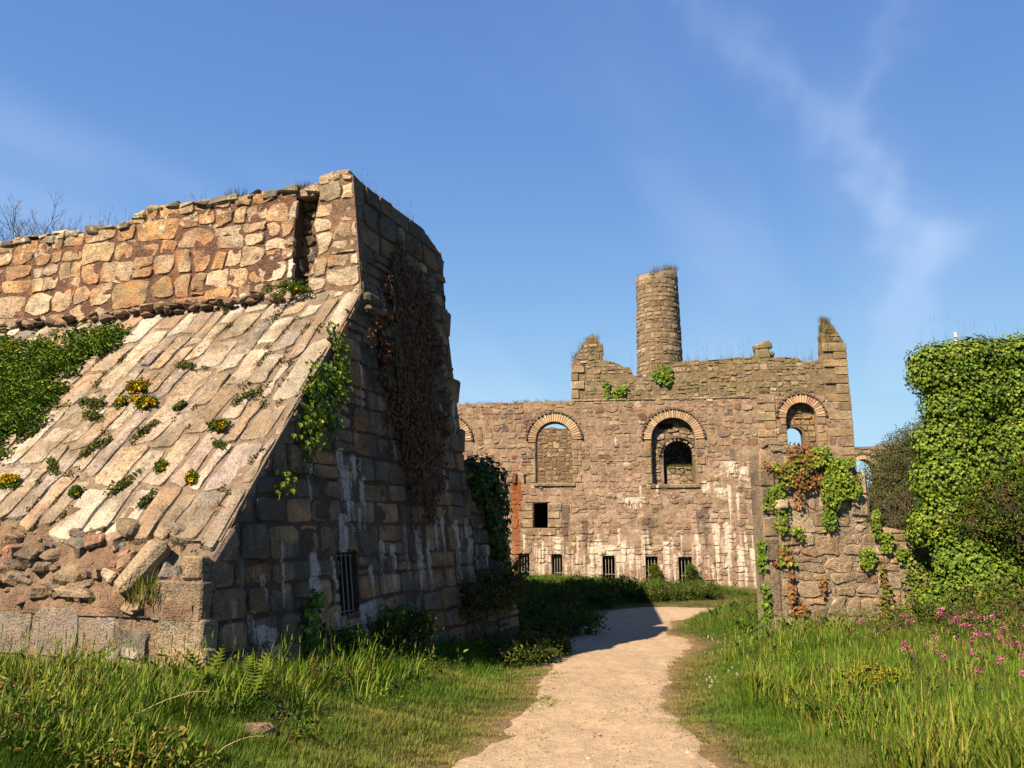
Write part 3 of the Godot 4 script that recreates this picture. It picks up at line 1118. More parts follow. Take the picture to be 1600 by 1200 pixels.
	for k in 130:
		var x := rr(1.7, 8.8)
		var s := rr(0.03, 0.09)
		block(b, fu.at(x, 4.22 + 0.12 * rng.randf(), rr(0.0, 0.16)), Vector3(s, rr(-0.02, 0.02), 0), Vector3(0, s * 0.6, 0), Vector3(0, 0, s), s * 0.4, s * 0.3, stone_color([Color(0.12, 0.08, 0.055), Color(0.17, 0.1, 0.07), Color(0.24, 0.17, 0.12)]), Color(0.08, 0.06, 0.04), 0.3)
	part("crumbled_ledge", b.mesh(M.plain), root, "stuff")
	# pier
	var po := PackedVector2Array([Vector2(0.5, 4.05), Vector2(1.3, 4.0), Vector2(1.34, 4.6), Vector2(1.2, 4.9), Vector2(1.3, 5.3), Vector2(1.22, 5.75), Vector2(1.28, 5.86), Vector2(1.1, 5.93), Vector2(0.98, 6.02), Vector2(0.78, 5.97), Vector2(BAT * 5.9, 5.95), Vector2(BAT * 4.3, 4.3)])
	b = Buf.new()
	slab(b, fu, po, [], 0.0, 0.75, Color(0.26, 0.18, 0.125))
	var pier := part("corner_pier", b.mesh(up_mat), root)
	cells = squared(Vector2(0.45, 4.05), Vector2(1.4, 6.25), 0.5, 0.38, 0.14)
	lay(fu, dress(cells, po, [], 0.009, 0.12, 0.004, 0.8), pier, "pier_stone", up_mat, tan_ + pale, Color(0.56, 0.5, 0.4), 0.25, {"proud": 0.015, "lump": 0.02, "inset": 0.016})
	for e in [[1.12, 5.95, 0.11, 0.07], [0.9, 6.0, 0.1, 0.05], [1.34, 5.86, 0.1, 0.07], [1.46, 5.84, 0.12, 0.06], [1.24, 4.55, 0.08, 0.05], [1.3, 4.85, 0.07, 0.04]]:
		b = Buf.new()
		block(b, fu.at(e[0], e[1], -0.2), LF * e[2], Vector3.UP * e[3], LA * 0.2, 0.018, 0.035, stone_color(pale), Color(0.3, 0.25, 0.18), 0.2, fu)
		part("broken_stone", b.mesh(up_mat), pier)
	# back of the chase
	var cb := Buf.new()
	var co := PackedVector2Array([Vector2(1.2, 4.0), Vector2(1.7, 4.0), Vector2(1.7, 5.7), Vector2(1.5, 5.85), Vector2(1.2, 5.9)])
	slab(cb, fu, co, [], -0.24, 0.2, Color(0.2, 0.15, 0.11))
	var chase := part("chase", cb.mesh(up_mat), root)
	lay(fu, dress(rubble(Vector2(1.15, 4), Vector2(1.75, 6), 0.22, 0.17, 0.9), co, [], 0.012, 0.16, 0.004), chase, "chase_stone", up_mat, dull, Color(0.2, 0.15, 0.1), 0.2, {"proud": -0.2, "base": -0.28, "lump": 0.04})

	# --- low front wall, the robbed ledge of rubble and the corner blocks
	var ff := left_frame(0, 0.4, 0, LF, Vector3.UP, Vector2(0, -0.6), Vector2(9, 1.4))
	var sf := stain(ff, 700, 160)
	sf.run(2.5, 0.35, 0.5, 0.3, srgb(0.24, 0.22, 0.2), 0.6)
	sf.run(1.4, 0.45, 0.6, 0.25, srgb(0.26, 0.235, 0.21), 0.7)
	sf.run(0.75, 0.1, 0.4, 0.08, srgb(0.5, 0.47, 0.42), 0.7)
	sf.run(1.0, 0.1, 0.4, 0.06, srgb(0.48, 0.46, 0.42), 0.7)
	sf.run(3.4, 0.4, 0.5, 0.3, srgb(0.25, 0.23, 0.21), 0.7)
	sf.blotch(0, -0.5, 8, 0.6, 1.0, 0.1, srgb(0.27, 0.24, 0.21), 0.6, 3.0)
	var low_mat := stained(M.granite, sf.im)
	var fo := PackedVector2Array([Vector2(0, -0.9), Vector2(9, -0.9), Vector2(9, 0.5), Vector2(0.9, 0.52), Vector2(0.45, 0.62), Vector2(0.42, 0.8), Vector2(0.09, 0.82)])
	b = Buf.new()
	slab(b, ff, fo, [], -0.012, 0.5, Color(0.33, 0.25, 0.18))
	var low := part("low_wall", b.mesh(low_mat), root)
	cells = courses(Vector2(0, -0.62), Vector2(9, 0.56), 0.5, 0.38, 0.4, 0.12)
	lay(ff, dress(cells, fo, [], 0.012, 0.14, 0.01, 0.6), low, "low_wall_stone", low_mat, [Color(0.44, 0.33, 0.2), Color(0.42, 0.29, 0.16), Color(0.34, 0.31, 0.28), Color(0.36, 0.33, 0.3), Color(0.46, 0.38, 0.27), Color(0.4, 0.3, 0.2)], Color(0.35, 0.3, 0.25), 0.25, {"proud": 0.0, "base": -0.06, "lump": 0.02, "inset": 0.014})
	# dark earth core behind the rubble
	b = Buf.new()
	var rows := [Vector2(-0.01, 0.84), Vector2(0.0, 0.93), Vector2(0.05, 1.02), Vector2(0.1, 1.1), Vector2(0.15, 1.2), Vector2(0.2, 1.3), Vector2(0.25, 1.4), Vector2(0.31, 1.5), Vector2(0.38, 1.62), Vector2(0.5, 1.8)]
	for k in 111:
		for j in rows.size():
			var w := lp(0.14 + k * 0.08, rows[j].y, rows[j].x)
			var g := nz.get_noise_3dv(w * 7.0)
			var h := nz.get_noise_3dv(w * 22.0)
			w += (Vector3.UP * 0.6 - LA * 0.8) * (0.1 * g + 0.05 * h) * (1.0 if j > 0 else 0.2)
			b.add(w, Color(0.36, 0.27, 0.19).lerp(Color(0.24, 0.165, 0.12), clampf(0.5 + g + h, 0, 1)))
	for k in 110:
		for j in rows.size() - 1:
			var i0 := k * rows.size() + j
			b.tri(i0, i0 + 1, i0 + rows.size() + 1)
			b.tri(i0, i0 + rows.size() + 1, i0 + rows.size())
	part("earth_core", b.mesh(M.mortar), root)
	var ledge := Node3D.new()
	ledge.name = "rubble_ledge"
	root.add_child(ledge)
	for k in 210:
		var x := 0.45 + pow(rng.randf(), 0.8) * 4.6
		var t := rng.randf()
		var q := 0.36 * t
		var y := 0.9 + 0.7 * pow(t, 0.85)
		var s := rr(0.025, 0.06) if rng.randf() < 0.65 else rr(0.06, 0.12)
		b = Buf.new()
		var a := rr(0, TAU)
		var tilt := Basis.from_euler(Vector3(rr(-0.4, 0.4), a, rr(-0.5, 0.5)))
		block(b, lp(x, y, q + s * 0.15), tilt * Vector3(s * 1.4, 0, 0), tilt * Vector3(0, s * 0.8, 0), tilt * Vector3(0, 0, s), s * 0.3, s * 0.34, stone_color([Color(0.4, 0.31, 0.22), Color(0.32, 0.25, 0.18), Color(0.26, 0.23, 0.2), Color(0.38, 0.26, 0.17), Color(0.44, 0.36, 0.26), Color(0.34, 0.21, 0.15), Color(0.23, 0.24, 0.22), Color(0.3, 0.22, 0.15)]), Color(0.28, 0.22, 0.16), 0.3)
		part("rubble_stone", b.mesh(M.rubble), ledge)
	b = Buf.new()
	var tb := Basis(LF, 0.0)
	var lean := (LA * 0.5 + Vector3.UP * 0.75 - LF * 0.28).normalized()
	block(b, lp(0.8, 1.26, 0.08), lean * 0.27, lean.cross(LA).normalized() * 0.1, lean.cross(lean.cross(LA)).normalized() * 0.1, 0.045, 0.02, Color(0.5, 0.42, 0.3), Color(0.3, 0.25, 0.18), 0.2)
	tag(part("leaning_slab", b.mesh(M.granite), ledge), "long pale slab slipped and leaning on the rubble")
	b = Buf.new()
	block(b, lp(1.5, 1.02, 0.08), LF * 0.2, Vector3.UP * 0.08 + LF * 0.06, LA * 0.12, 0.05, 0.03, Color(0.5, 0.42, 0.28), Color(0.3, 0.25, 0.18), 0.2)
	part("slab_fragment", b.mesh(M.granite), ledge)
	# corner blocks, seen from both sides
	for e in [[0.2, 0.02, 0.2, 0.07, 0.24], [0.24, 0.34, 0.24, 0.1, 0.16], [0.28, 0.64, 0.26, 0.08, 0.17], [0.2, 0.92, 0.1, 0.07, 0.1]]:
		b = Buf.new()
		var y: float = 0.4 + e[1] - 0.05
		block(b, lp(e[2] + BAT * (y - 0.4) - 0.008, y, e[3] - 0.014 + (0.1 if e[1] > 1.0 else 0.0)), LF * e[2], Vector3.UP * e[4], LA * e[3], 0.018, 0.006, stone_color([Color(0.4, 0.33, 0.23), Color(0.42, 0.33, 0.2)]), Color(0.28, 0.23, 0.17), 0.35, fs)
		part("corner_block", b.mesh(M.granite), low)
	b = Buf.new()
	block(b, lp(0.33, 1.36, 0.3), LF * 0.22, slope_v * 0.22, slope_v.cross(LF).normalized() * 0.12, 0.03, 0.03, Color(0.3, 0.245, 0.2), Color(0.25, 0.2, 0.16), 0.3)
	part("corner_block", b.mesh(M.granite), low)

	# --- unseen back, far end and roof, closed so the ruin casts its shadow
	b = Buf.new()
	var col := Color(0.2, 0.16, 0.12)
	b.quad(lp(0.3, -0.6, 5.6), lp(9, -0.6, 5.6), lp(9, 6.1, 5.6), lp(0.7, 6.15, 5.6), col, LA)
	b.quad(lp(8.98, -0.6, 0), lp(8.98, -0.6, 5.6), lp(8.98, 6.1, 5.6), lp(8.98, 6.1, 2.98), col, LF)
	b.quad(lp(8.98, -0.6, 0), lp(8.98, 0.9, 0), lp(8.98, 4.6, 2.9), lp(8.98, 6.1, 2.98), col, LF)
	b.quad(lp(1.2, 6.0, 3.1), lp(9, 6.0, 3.1), lp(9, 6.0, 5.59), lp(1.2, 6.0, 5.59), Color(0.15, 0.16, 0.07), Vector3.UP)
	b.quad(lp(0.8, 6.22, 3.4), lp(1.3, 6.22, 3.4), lp(1.3, 6.12, 5.4), lp(0.8, 6.12, 5.4), Color(0.15, 0.16, 0.07), Vector3.UP)
	part("unseen_back_wall", b.mesh(M.mortar), root)
	b = Buf.new()
	var r0 := [W3(-1.25, -1, 12.7), W3(-1.8, -1, 19.0), W3(-8, -1, 19.0), W3(-8, -1, 12.7)]
	var r1 := [W3(-1.25, 6.2, 12.7), W3(-1.8, 8.5, 19.0), W3(-8, 8.5, 19.0), W3(-8, 6.2, 12.7)]
	for k in 4:
		var k2 := (k + 1) % 4
		b.quad(r0[k], r0[k2], r1[k2], r1[k], col, (r0[k] + r0[k2]) * 0.5 - (r0[0] + r0[2]) * 0.5)
	b.quad(r1[0], r1[1], r1[2], r1[3], col, Vector3.UP)
	var rear := part("unseen_rear_block", b.mesh(M.mortar), root)  # unseen block behind the ruin, sized to throw shadow across the far path
	var fr := Frame.new()
	fr.o = W3(-1.25, 0, 12.7)
	fr.U = Vector3(-0.087, 0, -0.9962)
	fr.V = Vector3.UP
	fr.N = Vector3(0.9962, 0, -0.087)
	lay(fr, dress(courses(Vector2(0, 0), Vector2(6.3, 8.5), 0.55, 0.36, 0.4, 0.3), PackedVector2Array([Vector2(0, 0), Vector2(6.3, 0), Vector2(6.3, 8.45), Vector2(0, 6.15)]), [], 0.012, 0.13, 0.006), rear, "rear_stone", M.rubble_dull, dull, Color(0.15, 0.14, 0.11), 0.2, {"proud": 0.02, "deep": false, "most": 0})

	# --- lower broken wall carrying on behind
	var ro := PackedVector2Array([Vector2(5.62, -1.2), Vector2(7.3, -1.2), Vector2(7.22, 0.6), Vector2(7.1, 1.25), Vector2(6.9, 1.3), Vector2(6.75, 1.75), Vector2(6.5, 1.8), Vector2(6.4, 2.12), Vector2(5.95, 2.2), Vector2(5.64, 2.3)])
	b = Buf.new()
	slab(b, fs, ro, [], -0.03, 1.4, Color(0.11, 0.085, 0.06))
	var tail := part("broken_tail_wall", b.mesh(side_mat), root)
	cells = courses(Vector2(5.6, -0.4), Vector2(7.3, 2.4), 0.4, 0.27, 0.4, 0.3)
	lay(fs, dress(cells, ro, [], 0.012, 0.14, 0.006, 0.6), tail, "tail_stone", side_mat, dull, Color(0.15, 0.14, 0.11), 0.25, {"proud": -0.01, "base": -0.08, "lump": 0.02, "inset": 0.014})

# ---------------------------------------------------------------- the tall ruin
func far_frame() -> Frame:
	var f := Frame.new()
	f.U = Vector3(0.99278, 0, 0.11997)
	f.V = Vector3.UP
	f.N = Vector3(-0.11997, 0, 0.99278)
	f.o = Vector3(5.0, 0, -30.0)
	f.lo = Vector2(-8.2, -0.8)
	f.hi = Vector2(8.2, 9.9)
	return f

func ragged(a: Array, step: float, amp: float, sd: float) -> Array:
	var out := []
	for k in a.size() - 1:
		var n := maxi(1, int(a[k].distance_to(a[k + 1]) / step))
		for j in n:
			var p: Vector2 = a[k].lerp(a[k + 1], j / float(n))
			out.append(p + (Vector2(nz.get_noise_2d(p.x * 30 + sd, p.y * 30), nz.get_noise_2d(p.x * 30, p.y * 30 + sd)) * amp if j > 0 or k > 0 else Vector2.ZERO))
	out.append(a[a.size() - 1])
	return out

func build_far() -> void:
	var f := far_frame()
	var root := thing("engine_house_ruin", "tall roofless ruin of brown rubble with brick arched openings", "ruin")
	var rub := [Color(0.459, 0.362, 0.253), Color(0.414, 0.316, 0.218), Color(0.493, 0.401, 0.287), Color(0.381, 0.294, 0.218), Color(0.437, 0.305, 0.207), Color(0.358, 0.271, 0.230), Color(0.560, 0.475, 0.345), Color(0.246, 0.186, 0.172), Color(0.336, 0.181, 0.138), Color(0.493, 0.373, 0.253), Color(0.381, 0.316, 0.230), Color(0.616, 0.542, 0.414), Color(0.403, 0.339, 0.230)]
	var old := [Color(0.36, 0.29, 0.18), Color(0.32, 0.26, 0.17), Color(0.4, 0.33, 0.22), Color(0.28, 0.23, 0.15), Color(0.44, 0.36, 0.24), Color(0.5, 0.45, 0.34)]
	var dressed := [Color(0.42, 0.33, 0.21), Color(0.38, 0.295, 0.19), Color(0.44, 0.36, 0.24), Color(0.4, 0.29, 0.18), Color(0.34, 0.27, 0.18)]
	# stains: lime low down, soot from the sills, rust at the left, lichen at the top
	var st := stain(f, 1640, 1070)
	var lime := srgb(0.7, 0.645, 0.56)
	var soot := srgb(0.12, 0.1, 0.085)
	st.blotch(-6, -0.7, 4.6, 5.0, 2.0, -0.05, srgb(0.6, 0.46, 0.385), 0.3, 2.0)
	st.blotch(-8, -0.7, 8, 9, 1.6, 0.15, srgb(0.2, 0.15, 0.1), 0.35, 52.0)
	st.blotch(-8, 0, 8, 9, 0.35, 0.32, srgb(0.62, 0.55, 0.44), 0.6, 62.0)
	st.blotch(-8, 0, 8, 9, 0.5, 0.36, srgb(0.16, 0.12, 0.1), 0.5, 66.0)
	for e in [[-2.95, 2.45, 1.9, 0.13], [0.2, 1.95, 1.6, 0.17], [2.35, 2.4, 1.6, 0.12], [-2.2, 1.9, 1.5, 0.1], [2.1, 2.2, 0.9, 0.1], [3.5, 4.6, 1.2, 0.1]]:
		st.run(e[0], e[1], e[2], e[3] * 1.4, soot, 0.75)
	st.blotch(-5.3, -0.7, 4.6, 0.7, 0.4, 0.3, lime, 0.8, 5.0)
	st.blotch(-5.0, 0.2, 4.6, 2.0, 0.4, 0.42, lime, 0.7, 6.0)
	st.blotch(2.4, 3.0, 4.4, 4.3, 0.45, 0.2, lime, 0.8, 7.0)
	st.blotch(-2.0, 2.3, 4.2, 3.4, 0.4, 0.36, lime, 0.75, 8.0)
	for e in [[-3.25, 1.25, 0.8, 0.2], [-1.75, 1.2, 1.5, 0.12], [-1.95, 1.0, 1.4, 0.1], [-1.3, 0.95, 0.5, 0.3], [-0.9, 1.6, 1.4, 0.07], [-0.75, 1.1, 1.3, 0.12], [-0.5, 0.9, 1.2, 0.15], [0.85, 1.1, 1.4, 0.14], [2.0, 1.4, 1.6, 0.09], [2.75, 1.75, 2.2, 0.14], [3.15, 1.8, 2.3, 0.17], [3.6, 0.9, 1.4, 0.16], [4.1, 0.9, 1.3, 0.2], [4.3, 0.7, 1.2, 0.1], [3.3, 3.2, 1.5, 0.07], [-0.3, 2.75, 0.35, 0.5], [-0.05, 3.2, 0.4, 0.06], [-3.7, 0.9, 0.6, 0.07], [3.4, 4.1, 0.5, 0.3], [-0.95, 5.1, 0.35, 0.04], [0.6, 3.2, 0.3, 0.06], [2.45, 3.35, 0.5, 0.2], [3.0, 3.1, 0.4, 0.25], [3.9, 3.9, 0.4, 0.2], [3.6, 2.9, 1.2, 0.08]]:
		st.run(e[0], e[1], e[2], e[3] * 1.05, lime, 0.92)
	for k in 90:
		st.run(rr(-4.6, 4.4), rr(-0.1, 1.5), rr(0.4, 1.3), rr(0.025, 0.07), lime, rr(0.4, 0.95))
	st.run(-4.87, 3.5, 3.6, 0.24, srgb(0.27, 0.085, 0.025), 0.9, 0.7)
	st.run(-4.9, 3.4, 3.4, 0.13, srgb(0.32, 0.12, 0.035), 0.9, 0.9)
	st.run(-4.95, 3.7, 0.7, 0.1, srgb(0.1, 0.05, 0.03), 0.9)
	st.blotch(-2.7, 6.7, 8.1, 9.8, 0.8, 0.22, srgb(0.2, 0.2, 0.09), 0.5, 10.0)
	st.blotch(-2.7, 6.7, 8.1, 9.8, 0.3, 0.34, srgb(0.6, 0.55, 0.4), 0.6, 11.0)
	st.blotch(0.9, 7.0, 7.2, 8.5, 0.35, 0.36, srgb(0.55, 0.25, 0.03), 0.8, 12.0)
	st.blotch(5.4, 5.6, 6.9, 6.3, 0.4, 0.1, srgb(0.5, 0.25, 0.05), 0.6, 13.0)
	st.blotch(6.9, 8.0, 8.1, 9.9, 0.5, 0.0, srgb(0.22, 0.22, 0.08), 0.6, 16.0)
	var rock := stained(M.rubble, st.im)
	var mort := stained(M.mortar, st.im)
	# openings
	var a1 := arc(Vector2(-3.36, 5.1), 0.72, 3.4)
	var a2 := arc(Vector2(1.28, 5.06), 0.84, 3.32)
	var a3 := arc(Vector2(6.14, 5.84), 0.56, 3.9)
	var a0 := arc(Vector2(-7.74, 5.1), 0.72, 3.4)
	var square := box_poly(-4.2, 1.66, -3.63, 2.62)
	var slot := box_poly(-4.56, 3.36, -4.42, 3.74)
	var low := []
	for e in [[-4.78, -4.36, 0.68], [-3.49, -3.09, 0.66], [-1.55, -1.09, 0.62], [0.07, 0.53, 0.6], [1.3, 1.8, 0.58]]:
		low.append(box_poly(e[0], -0.42, e[1], e[2]))
	var holes := [a0, a1, a2, a3, square, slot] + low
	var keep := [arc(Vector2(-7.74, 5.1), 1.14, 5.1), arc(Vector2(-3.36, 5.1), 1.14, 5.1), arc(Vector2(1.28, 5.06), 1.24, 5.06), arc(Vector2(6.14, 5.84), 0.96, 5.84)]
	var outline := PackedVector2Array([Vector2(-13, -1.2), Vector2(8.0, -1.2), Vector2(8.0, 6.66)] + ragged([Vector2(-2.62, 6.66), Vector2(-7, 6.6), Vector2(-13, 6.6)], 0.35, 0.06, 3.0))
	var b := Buf.new()
	slab(b, f, outline, holes, -0.004, 0.7, Color(0.52, 0.385, 0.29))
	var wall := part("main_wall", b.mesh(mort), root)
	var cells := squared(Vector2(-8.2, -0.7), Vector2(8.0, 6.7), 0.5, 0.33, 0.2)
	lay(f, dress(cells, outline, holes + keep, 0.014, 0.2, 0.003, 1.0, 0.016), wall, "facing_stone", rock, rub, Color(0.4, 0.29, 0.2), 0.2, {"proud": 0.012, "base": -0.05, "lump": 0.016, "inset": 0.02, "deep": false, "most": 280})
	# upper storey, set back
	var uo := PackedVector2Array([Vector2(-2.64, 6.68), Vector2(8.0, 6.68)] + ragged([Vector2(8.0, 8.5), Vector2(7.92, 8.75), Vector2(7.58, 9.45), Vector2(7.3, 9.75), Vector2(7.2, 9.5), Vector2(7.12, 8.3), Vector2(6.96, 8.07), Vector2(6.48, 8.02), Vector2(6.14, 8.2), Vector2(5.29, 8.22), Vector2(4.5, 8.28), Vector2(1.85, 8.18), Vector2(1.1, 7.97), Vector2(0.35, 7.75), Vector2(-0.11, 7.64), Vector2(-0.3, 7.95), Vector2(-1.0, 8.2), Vector2(-1.36, 8.3), Vector2(-1.38, 8.9), Vector2(-1.75, 9.4), Vector2(-2.1, 9.05), Vector2(-2.6, 8.22)], 0.2, 0.07, 9.0) + [Vector2(-2.64, 8.1)])
	b = Buf.new()
	slab(b, f, uo, [], -0.1, 0.6, Color(0.36, 0.28, 0.18))
	var up := part("parapet_wall", b.mesh(mort), root)
	cells = squared(Vector2(-2.64, 6.68), Vector2(8.0, 9.9), 0.42, 0.26, 0.17)
	lay(f, dress(cells, uo, [box_poly(7.1, 6.6, 8.1, 8.6), box_poly(-2.7, 6.6, -2.2, 8.1)], 0.016, 0.16, 0.005, 0.9), up, "parapet_stone", rock, old, Color(0.26, 0.25, 0.13), 0.3, {"proud": -0.078, "base": -0.15, "lump": 0.018, "inset": 0.02, "deep": false, "most": 280})
	# dressed corner stones and jambs
	var quoins := Node3D.new()
	quoins.name = "dressed_stonework"
	root.add_child(quoins)
	var put := func(u0: float, v0: float, u1: float, v1: float, n: float, deep_: float, pal: Array):
		var q := Buf.new()
		block(q, f.at((u0 + u1) * 0.5, (v0 + v1) * 0.5, n - deep_), f.U * (u1 - u0 - 0.02) * 0.5, Vector3.UP * (v1 - v0 - 0.02) * 0.5, f.N * deep_, 0.022, 0.008, stone_color(pal), Color(0.35, 0.27, 0.17), 0.2, f)
		part("dressed_stone", q.mesh(rock), quoins)
	var y := 3.2
	var odd := 0
	while y < 8.5:
		var h := rr(0.3, 0.42)
		put.call(8.02 - (0.9 if odd % 2 else 0.5), y, 8.02, y + h, 0.03 if y < 6.6 else -0.02, 0.25, dressed)
		if y > 6.7 and y < 7.9: put.call(-2.66, y, -2.66 + (0.55 if odd % 2 else 0.32), y + h, -0.03, 0.25, dressed)
		if y < 6.5: put.call(4.5 if odd % 2 else 4.75, y, 5.2, y + h, 0.05, 0.22, dressed)
		y += h
		odd += 1
	for e in [[-3.36, 0.72, 3.4, 5.1], [1.28, 0.84, 3.32, 5.06], [6.14, 0.56, 4.2, 5.84]]:
		y = e[2]
		odd = 0
		while y < e[3] - 0.1:
			var h: float = minf(rr(0.28, 0.42), e[3] - y)
			var w := 0.36 if odd % 2 else 0.22
			put.call(e[0] - e[1] - w, y, e[0] - e[1], y + h, 0.035, 0.2, dressed)
			put.call(e[0] + e[1], y, e[0] + e[1] + (0.58 - w), y + h, 0.035, 0.2, dressed)
			y += h
			odd += 1
		put.call(e[0] - e[1] - 0.1, e[2] - 0.16, e[0] + e[1] + 0.1, e[2] - 0.002, 0.07, 0.25, [Color(0.3, 0.24, 0.16)])
	y = 1.66
	for h in [0.34, 0.3, 0.32]:
		put.call(-3.63, y, -3.05 - rr(0, 0.2), y + h, 0.035, 0.18, dressed)
		put.call(-4.6 - rr(0, 0.1), y, -4.2, y + h, 0.035, 0.18, dressed)
		y += h
	put.call(-4.55, 2.62, -3.2, 2.86, 0.035, 0.18, dressed)
	put.call(-4.5, 1.36, -3.9, 1.655, 0.035, 0.18, dressed)
	put.call(-3.88, 1.36, -3.3, 1.655, 0.035, 0.18, dressed)
	# string course under the parapet
	var x := -2.64
	while x < 5.1:
		var w := rr(0.4, 0.8)
		put.call(x, 6.6, minf(x + w, 5.15), 6.7, 0.04, 0.2, old)
		x += w
	# brick arch heads
	var warm := [Color(0.38, 0.28, 0.175), Color(0.41, 0.31, 0.2), Color(0.36, 0.25, 0.15), Color(0.42, 0.34, 0.23)]
	var red := [Color(0.4, 0.245, 0.155), Color(0.43, 0.275, 0.18), Color(0.37, 0.22, 0.145), Color(0.45, 0.33, 0.22)]
	for e in [[Vector2(-7.74, 5.1), 0.725, 1.06, warm], [Vector2(-3.36, 5.1), 0.725, 1.06, warm], [Vector2(1.28, 5.06), 0.845, 1.16, warm], [Vector2(6.14, 5.84), 0.565, 0.88, red]]:
		b = Buf.new()
		brick_ring(b, f, e[0], e[1], e[2], 0.05, e[3])
		part("brick_arch", b.mesh(M.plain), root)
	# infill of the second and third arches, with their smaller arched windows
	var w2 := arc(Vector2(1.47, 4.45), 0.57, 3.32)
	b = Buf.new()
	var i2 := arc(Vector2(1.28, 5.06), 0.86, 3.3)
	slab(b, f, i2, [w2, box_poly(0.72, 5.5, 1.3, 5.72)], -0.3, 0.4, Color(0.27, 0.22, 0.15))
	var inf := part("arch_infill", b.mesh(mort), root)
	lay(f, dress(rubble(Vector2(0.4, 3.3), Vector2(2.2, 6.0), 0.32, 0.22, 0.8), i2, [arc(Vector2(1.47, 4.45), 0.68, 3.32), box_poly(0.72, 5.5, 1.3, 5.72)], 0.014, 0.16, 0.005), inf, "infill_stone", rock, old, Color(0.3, 0.25, 0.16), 0.2, {"proud": -0.26, "base": -0.34, "lump": 0.02, "deep": false})
	b = Buf.new()
	brick_ring(b, f, Vector2(1.47, 4.45), 0.575, 0.67, -0.27, [Color(0.36, 0.29, 0.2)], 0.2)
	part("inner_arch", b.mesh(M.plain), inf)
	b = Buf.new()
	var blk := box_poly(1.02, 3.3, 2.06, 4.02)
	slab(b, f, blk, [], -0.52, 0.3, Color(0.27, 0.22, 0.14))
	var blocking := part("window_blocking", b.mesh(mort), root)
	lay(f, dress(rubble(Vector2(1.0, 3.3), Vector2(2.1, 4.0), 0.3, 0.2, 0.8), blk, [], 0.014, 0.16, 0.005), blocking, "blocking_stone", rock, old, Color(0.3, 0.25, 0.16), 0.2, {"proud": -0.48, "base": -0.56, "lump": 0.02, "deep": false})
	b = Buf.new()
	var i3 := arc(Vector2(6.14, 5.84), 0.58, 3.9)
	var w3 := arc(Vector2(5.9, 5.16), 0.33, 3.9)
	slab(b, f, i3, [w3], -0.28, 0.4, Color(0.28, 0.22, 0.14))
	inf = part("arch_infill", b.mesh(mort), root)
	lay(f, dress(courses(Vector2(5.5, 3.9), Vector2(6.8, 6.5), 0.3, 0.2, 0.3, 0.2), i3, [arc(Vector2(5.9, 5.16), 0.4, 3.9)], 0.012, 0.14, 0.005), inf, "infill_stone", rock, old + dressed, Color(0.4, 0.27, 0.12), 0.2, {"proud": -0.25, "base": -0.32, "lump": 0.015, "deep": false})
	# inner walls, and unseen cellar closures that keep its windows dark
	b = Buf.new()
	slab(b, f, PackedVector2Array([Vector2(0.1, 3.0), Vector2(3.0, 3.0), Vector2(3.0, 6.6), Vector2(0.1, 6.5)]), [], -1.9, 0.5, Color(0.2, 0.15, 0.1))
	var inner := part("inner_wall", b.mesh(mort), root)
	lay(f, dress(rubble(Vector2(0.1, 3.3), Vector2(3.0, 6.5), 0.34, 0.24, 0.8), PackedVector2Array([Vector2(0.1, 3.0), Vector2(3.0, 3.0), Vector2(3.0, 6.6), Vector2(0.1, 6.5)]), [], 0.014, 0.16, 0.005), inner, "inner_stone", M.rubble, old, Color(0.25, 0.2, 0.14), 0.2, {"proud": -1.86, "base": -1.94, "lump": 0.02, "deep": false})
	b = Buf.new()
	for side in [[3.0, 3.2]]:
		b.quad(f.at(-9, side[0], -0.72), f.at(5.2, side[0], -0.72), f.at(5.2, side[0], -4.2), f.at(-9, side[0], -4.2), Color(0.2, 0.15, 0.1), Vector3.DOWN)
		b.quad(f.at(-9, side[1], -0.72), f.at(5.2, side[1], -0.72), f.at(5.2, side[1], -4.2), f.at(-9, side[1], -4.2), Color(0.2, 0.17, 0.1), Vector3.UP)
	part("unseen_cellar_ceiling", b.mesh(M.mortar), root)  # out of view, shuts out the sky so the cellar windows stay dark
	var ro := PackedVector2Array([Vector2(-14, -1.2), Vector2(3.3, -1.2)] + ragged([Vector2(3.3, 5.9), Vector2(2.0, 6.05), Vector2(-4, 6.12), Vector2(-14, 6.1)], 0.3, 0.1, 5.0))
	b = Buf.new()
	slab(b, f, ro, [], -4.2, 0.6, Color(0.3, 0.23, 0.16))
	var rear := part("rear_wall", b.mesh(M.mortar), root)
	lay(f, dress(squared(Vector2(-5, 2.8), Vector2(-2, 6.2), 0.42, 0.28, 0.2), ro, [], 0.012, 0.2, 0.004, 1.0), rear, "rear_stone", M.rubble, old + rub, Color(0.3, 0.24, 0.16), 0.2, {"proud": -4.18, "base": -4.24, "lump": 0.015, "deep": false, "vary": 0.3})
	b = Buf.new()
	b.quad(f.at(5.2, -1.2, -0.72), f.at(5.2, 3.2, -0.72), f.at(5.2, 3.2, -4.2), f.at(5.2, -1.2, -4.2), Color(0.2, 0.15, 0.1), -f.U)
	b.quad(f.at(-9, -1.2, -0.72), f.at(-9, 3.2, -0.72), f.at(-9, 3.2, -4.2), f.at(-9, -1.2, -4.2), Color(0.2, 0.15, 0.1), f.U)
	part("unseen_cellar_end", b.mesh(M.mortar), root)  # out of view, closes the cellar sides to keep its windows dark
	# gable remnant running back at the left end
	b = Buf.new()
	for k in 16:
		var t := rr(0.0, 1.0)
		block(b, f.at(-2.45 + t * 0.95, 8.15 + t * 0.85 * rng.randf(), -0.9 - rr(0, 0.7)), f.U * rr(0.1, 0.25), Vector3.UP * rr(0.1, 0.22), f.N * rr(0.2, 0.4), 0.05, 0.04, stone_color(old), Color(0.2, 0.19, 0.1), 0.4)
	part("gable_remnant", b.mesh(M.rubble), root, "stuff")
